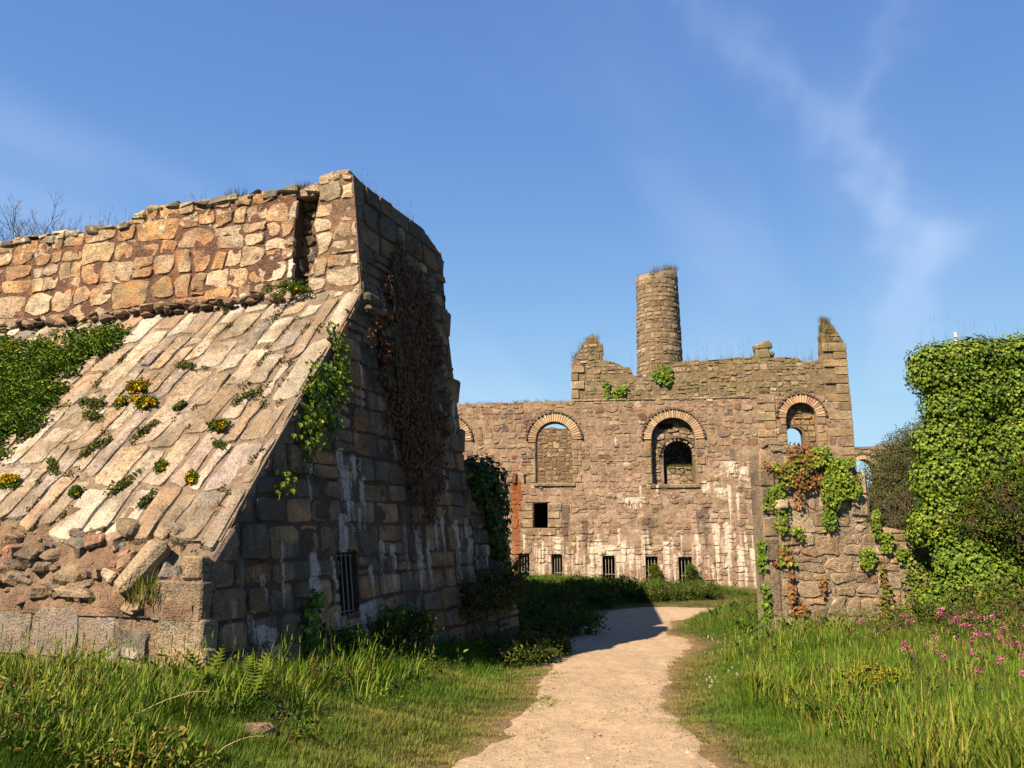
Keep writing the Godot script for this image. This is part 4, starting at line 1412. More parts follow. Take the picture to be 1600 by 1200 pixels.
	# stub of a chimney breast on the parapet
	for e in [[4.9, 8.42, 0.27, 0.2, 0.0], [4.92, 8.7, 0.33, 0.12, 0.12], [5.02, 8.86, 0.2, 0.08, 0.25], [5.27, 8.4, 0.08, 0.1, 0.0]]:
		b = Buf.new()
		block(b, f.at(e[0], e[1], -0.4), (f.U + Vector3.UP * e[4]).normalized() * e[2], (Vector3.UP - f.U * e[4]).normalized() * e[3], f.N * 0.25, 0.05, 0.035, stone_color(old), Color(0.2, 0.2, 0.1), 0.4)
		part("stub_stone", b.mesh(M.rubble), up)
	# iron grilles in the cellar windows
	for k in low.size():
		var g := Node3D.new()
		g.name = "window_grille"
		root.add_child(g, true)
		var h: PackedVector2Array = low[k]
		for j in 3:
			var u := lerpf(h[0].x, h[1].x, (j + 1) / 4.0)
			b = Buf.new()
			tube(b, [f.at(u, -0.42, -0.14), f.at(u, h[2].y, -0.14)], 0.009, 0.009, Color(0.4, 0.385, 0.36), 5)
			part("bar", b.mesh(M.iron), g)
		for v in [h[2].y - 0.08, h[2].y - 0.7]:
			b = Buf.new()
			tube(b, [f.at(h[0].x, v, -0.15), f.at(h[1].x, v, -0.15)], 0.009, 0.009, Color(0.4, 0.385, 0.36), 5)
			part("bar", b.mesh(M.iron), g)
	# corroded iron channel down which the rust has run
	b = Buf.new()
	block(b, f.at(-4.93, 3.6, 0.04), f.U * 0.06, Vector3.UP * 0.2, f.N * 0.05, 0.01, 0.01, Color(0.1, 0.05, 0.03), Color(0.2, 0.08, 0.03), 0.3)
	tag(part("iron_bracket", b.mesh(M.plain), root), "corroded dark iron stub above the rust streak")

func build_stack() -> void:
	var f := Frame.new()
	f.o = Vector3(7.85, -0.9, -40)
	f.radius = 1.44
	f.taper = 0.022
	f.hi = Vector2(8, 16)
	var root := thing("chimney_stack", "round stone chimney stack standing behind the tall ruin", "chimney")
	var h := 15.9
	var b := Buf.new()
	var n := 40
	for k in 41:
		for s in n:
			var a := TAU * s / n
			var y := h * k / 40.0 + (0.3 * sin(a) if k == 40 else 0.0)
			b.add(f.at(a * f.radius, y, -0.012), Color(0.33, 0.26, 0.18))
	for k in 40:
		for s in n:
			var i0 := k * n + s
			var i1 := k * n + (s + 1) % n
			b.tri(i0, i1 + n, i1)
			b.tri(i0, i0 + n, i1 + n)
	for e in [[-0.45]]:
		var first := b.v.size()
		for k in 2:
			for s in n:
				var a := TAU * s / n
				b.add(f.at(a * f.radius, h - 3.0 * (1 - k) + 0.3 * sin(a) * k, e[0] if k == 0 else -0.4), Color(0.2, 0.16, 0.11))
		for s in n:
			var i0 := first + s
			var i1 := first + (s + 1) % n
			b.tri(i0, i1, i1 + n)
			b.tri(i0, i1 + n, i0 + n)
			var j0 := 40 * n + s
			var j1 := 40 * n + (s + 1) % n
			b.tri(j0, first + n + (s + 1) % n, j1)
			b.tri(j0, first + n + s, first + n + (s + 1) % n)
	var shaft := part("shaft", b.mesh(M.mortar), root)
	var cells := courses(Vector2(-2.5, 8.6), Vector2(2.7, h + 0.02), 0.42, 0.27, 0.4, 0.3)
	lay(f, dress(cells, box_poly(-2.6, 8.0, 2.8, h + 0.05), [], 0.02, 0.2, 0.006, 0.9, 0.02), shaft, "shaft_stone", M.rubble, [Color(0.46, 0.38, 0.26), Color(0.42, 0.33, 0.22), Color(0.38, 0.3, 0.2), Color(0.5, 0.42, 0.3), Color(0.33, 0.26, 0.18)], Color(0.3, 0.25, 0.16), 0.2, {"proud": 0.012, "lump": 0.02, "inset": 0.02, "deep": false, "most": 290})

func build_back_arch() -> void:
	var f := Frame.new()
	f.o = Vector3(19.2, 0, -46)
	f.U = Vector3(1, 0, 0)
	f.V = Vector3.UP
	f.N = Vector3(0, 0, 1)
	var root := thing("distant_arched_wall", "far rubble wall with one arched opening beyond the dark shrub", "ruin")
	var o := PackedVector2Array([Vector2(0, -1), Vector2(8, -1)] + ragged([Vector2(8, 6.7), Vector2(4.5, 6.62), Vector2(0, 6.42)], 0.5, 0.08, 2.0))
	var a := arc(Vector2(1.75, 5.0), 0.72, 3.0)
	var b := Buf.new()
	slab(b, f, o, [a], 0, 0.7, Color(0.33, 0.27, 0.18))
	var w := part("wall_face", b.mesh(M.mortar), root)
	lay(f, dress(rubble(Vector2(0, 4), Vector2(5, 6.7), 0.5, 0.3, 0.8), o, [arc(Vector2(1.75, 5.0), 1.05, 3.0)], 0.025, 0.16, 0.01), w, "wall_stone", M.rubble, [Color(0.4, 0.33, 0.22), Color(0.36, 0.3, 0.2), Color(0.44, 0.38, 0.27)], Color(0.3, 0.28, 0.18), 0.2, {"deep": false})
	b = Buf.new()
	brick_ring(b, f, Vector2(1.75, 5.0), 0.725, 1.0, 0.05, [Color(0.42, 0.32, 0.2), Color(0.46, 0.36, 0.22)])
	part("brick_arch", b.mesh(M.plain), root)

# ---------------------------------------------------------------- the wall on the right
func right_frame() -> Frame:
	var f := Frame.new()
	f.o = Vector3(4.31, 0, -13.5)
	f.U = Vector3(0.9995, 0, 0.03)
	f.V = Vector3.UP
	f.N = Vector3(-0.03, 0, 0.9995)
	f.lo = Vector2(-0.2, -0.6)
	f.hi = Vector2(6, 3.4)
	return f

func build_right() -> void:
	var f := right_frame()
	var root := thing("broken_garden_wall", "broken rubble wall with a squared end beside the path, ivy growing on it", "wall")
	var pal := [Color(0.56, 0.42, 0.27), Color(0.53, 0.38, 0.24), Color(0.6, 0.49, 0.34), Color(0.45, 0.34, 0.23), Color(0.5, 0.39, 0.28), Color(0.42, 0.33, 0.24)]
	var st := stain(f, 620, 400)
	st.blotch(0, -0.4, 5, 2.0, 0.8, 0.2, srgb(0.27, 0.235, 0.2), 0.4, 3.0)
	st.blotch(0, -0.4, 5, 3.2, 0.4, 0.32, srgb(0.6, 0.52, 0.4), 0.5, 5.0)
	var rock := stained(M.granite, st.im)
	var o := PackedVector2Array([Vector2(0, -0.9), Vector2(6, -0.9)] + ragged([Vector2(6, 1.3), Vector2(4.2, 1.36), Vector2(2.9, 1.48), Vector2(2.3, 1.6), Vector2(1.8, 1.74), Vector2(1.76, 2.5), Vector2(1.62, 2.75), Vector2(1.25, 3.02), Vector2(0.85, 3.0), Vector2(0.4, 3.12), Vector2(0.06, 3.06)], 0.3, 0.06, 7.0) + [Vector2(0, 2.9)])
	var b := Buf.new()
	slab(b, f, o, [], -0.007, 0.55, Color(0.42, 0.35, 0.27))
	var face := part("wall_face", b.mesh(stained(M.mortar, st.im)), root)
	var cells := squared(Vector2(0.0, -0.3), Vector2(6, 3.2), 0.54, 0.32, 0.22)
	lay(f, dress(cells, o, [box_poly(-0.1, -1, 0.27, 2.62), box_poly(1.5, 1.78, 1.9, 2.7)], 0.018, 0.2, 0.004, 1.0, 0.018), face, "wall_stone", rock, pal, Color(0.38, 0.3, 0.2), 0.2, {"proud": 0.012, "lump": 0.016, "inset": 0.02, "vary": 0.3, "lean": 0.8})
	var y := -0.4
	for h in [0.55, 0.9, 0.42, 0.36, 0.5, 0.3]:
		b = Buf.new()
		block(b, f.at(0.14, y + h * 0.5, -0.274), f.U * 0.138, Vector3.UP * (h * 0.5 - 0.006), f.N * 0.29, 0.03, 0.012, stone_color([Color(0.3, 0.25, 0.19), Color(0.36, 0.29, 0.2), Color(0.4, 0.31, 0.21)]), Color(0.24, 0.2, 0.15), 0.35, f)
		part("end_block", b.mesh(rock), face)
		y += h
	for e in [[1.83, 2.4], [1.82, 1.97]]:
		b = Buf.new()
		block(b, f.at(1.69, (e[0] + e[1]) * 0.5 + 0.0, -0.2), f.U * 0.16, Vector3.UP * (0.2 if e[1] > 2 else 0.2), f.N * 0.25, 0.045, 0.015, Color(0.5, 0.42, 0.29), Color(0.36, 0.3, 0.2), 0.2, f)
		if e[1] > 2: b.v = shifted(b.v, Vector3(0, 0.27, 0))
		else: b.v = shifted(b.v, Vector3(0, 0.1, 0))
		part("jamb_block", b.mesh(rock), face)
	b = Buf.new()
	block(b, f.at(0.33, 2.02, 0.06), f.U * 0.13, Vector3.UP * 0.1, f.N * 0.08, 0.06, 0.02, Color(0.6, 0.52, 0.38), Color(0.5, 0.42, 0.3), 0.2, f)
	tag(part("round_pale_stone", b.mesh(rock), face), "rounded pale stone set near the wall end")

func shifted(v: PackedVector3Array, d: Vector3) -> PackedVector3Array:
	for k in v.size(): v[k] += d
	return v

# ---------------------------------------------------------------- ivy, shrubs and flowers
const GREEN := [Color(0.09, 0.17, 0.018), Color(0.115, 0.2, 0.02), Color(0.07, 0.135, 0.016), Color(0.145, 0.215, 0.02), Color(0.055, 0.11, 0.018)]
const BRIGHT := [Color(0.16, 0.23, 0.02), Color(0.2, 0.25, 0.025), Color(0.11, 0.17, 0.02), Color(0.08, 0.13, 0.02)]
const DARK := [Color(0.035, 0.065, 0.018), Color(0.045, 0.085, 0.02), Color(0.028, 0.05, 0.014)]
const OLIVE := [Color(0.065, 0.085, 0.028), Color(0.085, 0.105, 0.035), Color(0.05, 0.068, 0.024), Color(0.1, 0.11, 0.045)]
const BROWN := [Color(0.1, 0.045, 0.021), Color(0.13, 0.062, 0.03), Color(0.06, 0.03, 0.016), Color(0.16, 0.08, 0.04)]
const RUSSET := [Color(0.19, 0.09, 0.035), Color(0.16, 0.075, 0.03), Color(0.23, 0.13, 0.05), Color(0.12, 0.065, 0.03)]

func stems(f: Frame, list: Array, wob: float, r: float, col: Color, n0 := 0.03) -> ArrayMesh:
	var b := Buf.new()
	for e in list:
		var a: Vector2 = e[0]
		var z: Vector2 = e[1]
		var pts := []
		var n := maxi(4, int(a.distance_to(z) / 0.12))
		var sd := rr(0, 100)
		for k in n + 1:
			var t := k / float(n)
			var q := a.lerp(z, t) + Vector2(nz.get_noise_2d(t * n * 4.0, sd), nz.get_noise_2d(t * n * 4.0, sd + 30)) * wob
			pts.append(f.at(q.x, q.y, n0 + 0.02 * nz.get_noise_2d(t * 20, sd + 60)))
		tube(b, pts, r, r * 0.4, Color(col.r * rr(0.7, 1.3), col.g * rr(0.7, 1.3), col.b * rr(0.7, 1.3)), 3)
	return b.mesh(M.plain)

func ivy(called: String, label: String, category: String, f: Frame, list: Array, leaf: Mesh, scale: Vector2, pal: Array, n0: float, depth: float, stem_list := []) -> Node3D:
	var root := thing(called, label, category)
	var places := []
	var tints := []
	for e in list:
		var c: Vector2 = e[0]
		var r: Vector2 = e[1]
		var got := climb(f, c - r * 1.25, c + r * 1.25, int(e[2]), patch(c, r), n0, depth, scale, e[3] if e.size() > 3 else pal)
		places += got[0]
		tints += got[1]
	scatter("leaves", leaf, places, tints, root)
	if stem_list.size(): part("stem", stems(f, stem_list, 0.1, 0.009, Color(0.2, 0.14, 0.09)), root, "stuff")
	return root

func bush(called: String, label: String, category: String, blobs: Array, leaf: Mesh, count: int, scale: Vector2, pal: Array, loose := 0.12, hang := 0.5, heart_k := 0.78, group := "") -> Node3D:
	var root := thing(called, label, category, Vector3.ZERO, group)
	if heart_k > 0: part("dark_core", heart(blobs, heart_k, Color(0.035, 0.035, 0.018)), root, "stuff")  # added solid dark core, blocks the view through the leaves
	var got := crown(blobs, count, scale, pal, loose, hang)
	scatter("leaves", leaf, got[0], got[1], root)
	return root

func tuft_on(called: String, label: String, category: String, spots: Array, m: Mesh, h: Vector2, w: float, pal: Array, group := "") -> void:
	var places := []
	var tints := []
	for p in spots:
		var s := rr(h.x, h.y)
		places.append(Transform3D(Basis(Vector3.UP, rr(0, TAU)).scaled_local(Vector3(w, s, w)), p))
		tints.append(leaf_tint(pal))
	var root := thing(called, label, category, Vector3.ZERO, group)
	scatter("blades", m, places, tints, root)

# a cushion of small leaves with yellow heads
func cushion(p: Vector3, n: Vector3, r: float, heads: int, label: String, pal: Array, called := "yellow_flower_clump", category := "wildflower") -> void:
	var root := thing(called, label, category, Vector3.ZERO)
	var places := []
	var tints := []
	var x := n.cross(Vector3(0.3, 1, 0.2)).normalized().rotated(n, rr(-0.6, 0.6) if heads else (PI * 0.5 + rr(-0.25, 0.25) if rng.randf() < 0.6 else rr(-0.3, 0.3)))
	var y := n.cross(x)
	var sd := rr(0, 100)
	for k in int((50 + r * 800) * (1.0 if heads else 0.6)):
		var a := rr(0, TAU)
		var q := sqrt(rng.randf()) * r * (0.85 + 0.9 * nz.get_noise_2d(a * 6.0, sd))
		var at := p + x * cos(a) * q * (1.3 if heads else 1.7) + y * sin(a) * q * (0.75 if heads else 0.5) + n * rr(0.0, 0.4 if heads else 0.28) * maxf(0.02, r - q * 0.7)
		places.append(Transform3D(Basis.from_euler(Vector3(rr(0, TAU), rr(0, TAU), rr(0, TAU))).scaled(Vector3.ONE * rr(0.5, 1.1)), at))
		tints.append(leaf_tint(pal))
	scatter("leaves", M.sprig_small, places, tints, root)
	if heads == 0: return
	places = []
	tints = []
	for k in int(heads * 0.75):
		var a := rr(0, TAU)
		var q := sqrt(rng.randf()) * r * (0.9 + 0.9 * nz.get_noise_2d(a * 6.0, sd))
		var at := p + x * cos(a) * q * 1.5 + y * sin(a) * q * 0.65 + n * (rr(0.2, 0.45) * maxf(0.02, r - q * 0.6) + 0.015)
		places.append(Transform3D(Basis.from_euler(Vector3(rr(0, TAU), rr(0, TAU), rr(0, TAU))).scaled(Vector3.ONE * rr(0.8, 1.3)), at))
		tints.append(leaf_tint([Color(0.7, 0.43, 0.015), Color(0.75, 0.5, 0.02), Color(0.62, 0.33, 0.015)]))
	scatter("blossoms", M.petals, places, tints, root)

func build_plants_left() -> void:
	var slope_v := (LA * 2.73 + Vector3.UP * 3.18).normalized()
	var fl := left_frame(0, 1.5, 0.25, LF, slope_v, Vector2.ZERO, Vector2.ONE)
	var fs := left_frame(0, 0.4, 0, LA, LF * BAT + Vector3.UP, Vector2.ZERO, Vector2.ONE)
	var fu := left_frame(0, 0.4, 2.98, LF, Vector3.UP, Vector2.ZERO, Vector2.ONE)
	ivy("ivy_carpet", "glossy green ivy carpet spreading over the sloping slabs", "ivy", fl, [[Vector2(4.9, 2.9), Vector2(0.75, 0.75), 1500], [Vector2(5.2, 2.4), Vector2(1.0, 0.9), 2200], [Vector2(4.7, 1.8), Vector2(0.8, 0.75), 1700], [Vector2(4.5, 1.1), Vector2(0.55, 0.6), 900], [Vector2(4.3, 3.35), Vector2(0.4, 0.35), 500], [Vector2(4.25, 0.6), Vector2(0.4, 0.35), 400], [Vector2(6.2, 2.6), Vector2(0.9, 1.0), 1500]], M.sprig, Vector2(0.8, 1.25), GREEN + BRIGHT + GREEN, 0.03, 0.16)
	ivy("ivy_strand", "leafy ivy spilling over the buttress edge into the shade", "ivy", fs, [[Vector2(2.3, 3.2), Vector2(0.24, 0.42), 520, BRIGHT], [Vector2(1.95, 2.75), Vector2(0.3, 0.42), 800, GREEN], [Vector2(1.62, 2.3), Vector2(0.25, 0.36), 640, BRIGHT], [Vector2(1.5, 2.0), Vector2(0.14, 0.3), 120, DARK], [Vector2(1.1, 1.66), Vector2(0.13, 0.14), 60, BRIGHT]], M.ivy_leaf, Vector2(0.045, 0.075), GREEN, 0.02, 0.13)
	var hang := []
	for k in 75:
		var q := rr(3.45, 4.8)
		var top := rr(4.2, 5.2) if rng.randf() < 0.6 else rr(2.6, 4.2)
		hang.append([Vector2(q + 0.1, top), Vector2(lerpf(q, 4.0, 0.35) + rr(-0.25, 0.25), maxf(1.2, top - rr(0.9, 2.6)))])
	var dead := ivy("dead_ivy", "dead brown ivy hanging in a curtain on the shaded end wall", "ivy", fs, [[Vector2(4.3, 4.3), Vector2(0.75, 0.9), 5600], [Vector2(4.2, 3.3), Vector2(0.85, 1.0), 6800], [Vector2(4.15, 2.4), Vector2(0.65, 0.9), 4200], [Vector2(3.25, 3.4), Vector2(0.3, 0.7), 420], [Vector2(3.5, 2.6), Vector2(0.3, 0.5), 400], [Vector2(4.0, 1.7), Vector2(0.35, 0.5), 300]], M.dead_leaf, Vector2(0.03, 0.065), BROWN, 0.02, 0.12)
	part("stem", stems(fs, hang, 0.2, 0.008, Color(0.16, 0.11, 0.075), 0.12), dead, "stuff")
	bush("ivy_bush", "dark ivy bush on the broken tail of the shaded wall", "ivy", [[fs.at(6.15, 1.95, 0.0), Vector3(0.3, 0.38, 0.36)], [fs.at(6.5, 1.88, 0.02), Vector3(0.26, 0.34, 0.34)], [fs.at(6.45, 1.5, 0.04), Vector3(0.24, 0.4, 0.3)], [fs.at(6.55, 1.15, 0.03), Vector3(0.18, 0.36, 0.26)], [fs.at(5.95, 2.12, -0.02), Vector3(0.24, 0.16, 0.26)]], M.ivy_leaf, 3200, Vector2(0.07, 0.11), DARK + [Color(0.06, 0.11, 0.02)], 0.14)
	# small plants in the joints of the slope
	var places := []
	var tints := []
	for p in slab_edges:
		for k in 7:
			if rng.randf() < 0.45: continue
			var q: Vector2 = p[rng.randi() % p.size()]
			if nz.get_noise_2d(q.x * 3.0, q.y * 3.0) < 0.02: continue
			for j in 4:
				places.append(Transform3D(Basis.from_euler(Vector3(rr(0, TAU), rr(0, TAU), rr(0, TAU))).scaled(Vector3.ONE * rr(0.5, 1.2)), fl.at(q.x + rr(-0.03, 0.03), q.y + rr(-0.09, 0.09), 0.015)))
				tints.append(leaf_tint([Color(0.1, 0.12, 0.04), Color(0.15, 0.14, 0.06), Color(0.07, 0.1, 0.03), Color(0.2, 0.16, 0.08)]))
	tag(scatter("joint_moss", M.sprig_small, places, tints, self), "tiny mosses and withered herbs rooted in the slab joints", "moss")
	var n := fl.N
	for e in [[2.79, 2.35, 0.17, 46, "yellow flowers in the upper of two clumps on the slope"], [2.47, 2.05, 0.15, 40, "yellow flowers in the lower clump beside a green tuft"], [2.84, 2.08, 0.08, 10, "tiny yellow flower clump just left of the lower one"],
			[3.37, 0.78, 0.12, 22, "yellow flowers low at the foot of the ivy carpet"], [1.1, 1.55, 0.12, 8, "trailing yellow flowers near the shaded edge of the slabs"], [2.3, 0.62, 0.07, 5, "small yellow flowers above the lowest slabs"], [0.95, 0.78, 0.07, 6, "single yellow flower tuft low near the corner"], [6.0, 3.55, 0.16, 30, "yellow flower clump above the ivy carpet"], [1.45, 0.95, 0.06, 4, "yellow flowers by a long pale slab end"]]:
		cushion(fl.at(e[0], e[1], 0.04), n, e[2], e[3], e[4], GREEN)
	for e in [[3.3, 2.1, 0.16, "dry green tuft beside the ivy carpet edge"], [2.35, 2.75, 0.12, "green tuft high on the sloping slabs"], [3.1, 1.85, 0.14, "leafy weed trailing along a slab joint"], [2.6, 1.3, 0.15, "weed spreading in a cross joint mid slope"], [2.1, 1.55, 0.12, "low weed left of the longest slab"], [1.75, 0.72, 0.11, "dark herb growing by the long pale slab foot"], [1.05, 2.05, 0.12, "weed on the russet slab by the shaded edge"], [0.9, 1.25, 0.08, "small weed in a joint near the shaded edge"], [2.95, 1.0, 0.13, "weed in a joint below the ivy"], [1.9, 1.95, 0.08, "tiny weed in a joint mid slope"], [1.3, 0.5, 0.07, "little weed near the lowest slab ends"], [3.8, 1.6, 0.12, "weed hanging at the ivy carpet border"]]:
		cushion(fl.at(e[0], e[1], 0.03), n, e[2], 0, e[3], [Color(0.1, 0.15, 0.035), Color(0.15, 0.18, 0.05), Color(0.08, 0.12, 0.03), Color(0.21, 0.19, 0.075)], "joint_weed", "weed")
	cushion(lp(1.5, 4.75, 2.8), Vector3(0, 0.6, 0.8), 0.2, 3, "leafy green plant at the foot of the corner pier", GREEN, "wall_plant", "plant")
	# grasses and herbs on ledges and wall tops
	var ptop := func(p, y, q): return lp(p, y, q)
	var spots := []
	for k in 24: spots.append(lp(2.72 + rr(-0.14, 0.14), 6.28, 3.05 + rr(0, 0.15)))
	tuft_on("grass_tuft", "dark grass tuft on top of the upper wall near the pier", "grass tuft", spots, M.tuft, Vector2(0.12, 0.3), 0.35, [Color(0.06, 0.085, 0.03), Color(0.12, 0.11, 0.05)])
	spots = []
	for k in 14: spots.append(lp(1.5 + rr(-0.12, 0.12), 6.27, 3.0 + rr(0, 0.15)))
	tuft_on("grass_tuft", "dry grass tuft beside the top of the corner pier", "grass tuft", spots, M.tuft, Vector2(0.08, 0.2), 0.3, [Color(0.15, 0.13, 0.05), Color(0.12, 0.11, 0.05)])
	spots = []
	for k in 60: spots.append(lp(rr(3.0, 7.5), 6.1, rr(3.05, 3.5)))
	tuft_on("wall_top_grass", "sparse dry stalks along the top of the upper wall", "grass", spots, M.stalks, Vector2(0.12, 0.4), 0.3, [Color(0.16, 0.13, 0.08), Color(0.1, 0.09, 0.05)])
	spots = []
	for k in 26: spots.append(lp(0.75 + rr(0, 0.3), 6.33, rr(3.2, 5.2)))
	tuft_on("wall_top_grass", "thin grass along the top of the shaded end wall", "grass", spots, M.stalks, Vector2(0.1, 0.3), 0.3, [Color(0.14, 0.12, 0.07)])
	spots = []
	for k in 50:
		var q := rr(0.02, 0.4)
		spots.append(lp(rr(0.5, 4.5), 0.9 + q * 0.72, q))
	tuft_on("ledge_grass", "small yellow green tufts among the rubble ledge", "grass", spots, M.tuft, Vector2(0.08, 0.2), 0.28, [Color(0.16, 0.19, 0.03), Color(0.2, 0.19, 0.05), Color(0.09, 0.13, 0.02)])
	spots = []
	for k in 26: spots.append(lp(0.62 + rr(-0.12, 0.2), 0.98 + rr(-0.05, 0.12), -0.03))
	tuft_on("ledge_grass", "yellow green grass hanging above the low wall near the corner", "grass", spots, M.tuft, Vector2(0.12, 0.24), 0.3, [Color(0.2, 0.22, 0.04), Color(0.15, 0.17, 0.03)])
	# a leafless shrub on the wall's far end
	var root := thing("bare_shrub", "leafless twiggy shrub showing above the upper wall", "shrub")
	var b := Buf.new()
	for k in 26:
		var p := lp(rr(6.8, 8.6), 6.0, rr(3.3, 4.3))
		twig(b, p, Vector3(rr(-0.5, 0.5), 1, rr(-0.4, 0.4)).normalized(), rr(0.25, 0.42), 0.012, 4)
	part("twigs", b.mesh(M.plain), root, "stuff")
	# herbs at the foot of the shaded wall
	var g := func(x, d, up): return W3(x, ground_y(x, d) + up, d)
	bush("foot_ivy", "ivy climbing the shaded wall left of the barred opening", "ivy", [[fs.at(1.42, 0.25, 0.03), Vector3(0.15, 0.3, 0.12)], [fs.at(1.5, -0.05, 0.06), Vector3(0.18, 0.22, 0.16)], [fs.at(1.62, 0.5, 0.02), Vector3(0.07, 0.1, 0.06)]], M.ivy_leaf, 480, Vector2(0.05, 0.085), GREEN, 0.1, 0.4, 0.0)
	bush("foot_bramble", "low bramble under the barred opening", "bramble", [[fs.at(1.95, -0.05, 0.12), Vector3(0.24, 0.2, 0.2)], [fs.at(2.15, -0.15, 0.2), Vector3(0.2, 0.12, 0.2)]], M.sprig, 200, Vector2(0.7, 1.1), GREEN + DARK, 0.12, 0.2, 0.5)
	bush("foot_bramble", "dark weeds heaped right of the barred opening", "bramble", [[fs.at(2.75, -0.02, 0.12), Vector3(0.26, 0.24, 0.2)], [fs.at(3.25, 0.0, 0.15), Vector3(0.3, 0.22, 0.22)]], M.sprig, 420, Vector2(0.6, 1.0), GREEN + OLIVE, 0.15, 0.2, 0.6)
	bush("foot_bramble", "brown dead bramble by the far part of the shaded wall", "bramble", [[fs.at(5.2, 0.15, 0.2), Vector3(0.45, 0.26, 0.28)], [fs.at(5.9, 0.25, 0.2), Vector3(0.4, 0.3, 0.28)], [fs.at(6.5, 0.3, 0.18), Vector3(0.35, 0.35, 0.28)]], M.sprig, 900, Vector2(0.5, 0.95), BROWN.slice(1) + OLIVE + GREEN.slice(2), 0.18, 0.2, 0.5)

func twig(b: Buf, p: Vector3, d: Vector3, l: float, r: float, depth: int) -> void:
	var e := p + d * l
	tube(b, [p, (p + e) * 0.5 + Vector3(rr(-1, 1), rr(-1, 1), rr(-1, 1)) * l * 0.07, e], r, r * 0.65, Color(0.1, 0.075, 0.06), 3)
	if depth == 0: return
	for k in (2 if rng.randf() < 0.7 else 3):
		twig(b, e, (d + Vector3(rr(-1, 1), rr(-0.4, 0.7), rr(-1, 1)) * 0.75).normalized(), l * rr(0.55, 0.85), r * 0.62, depth - 1)

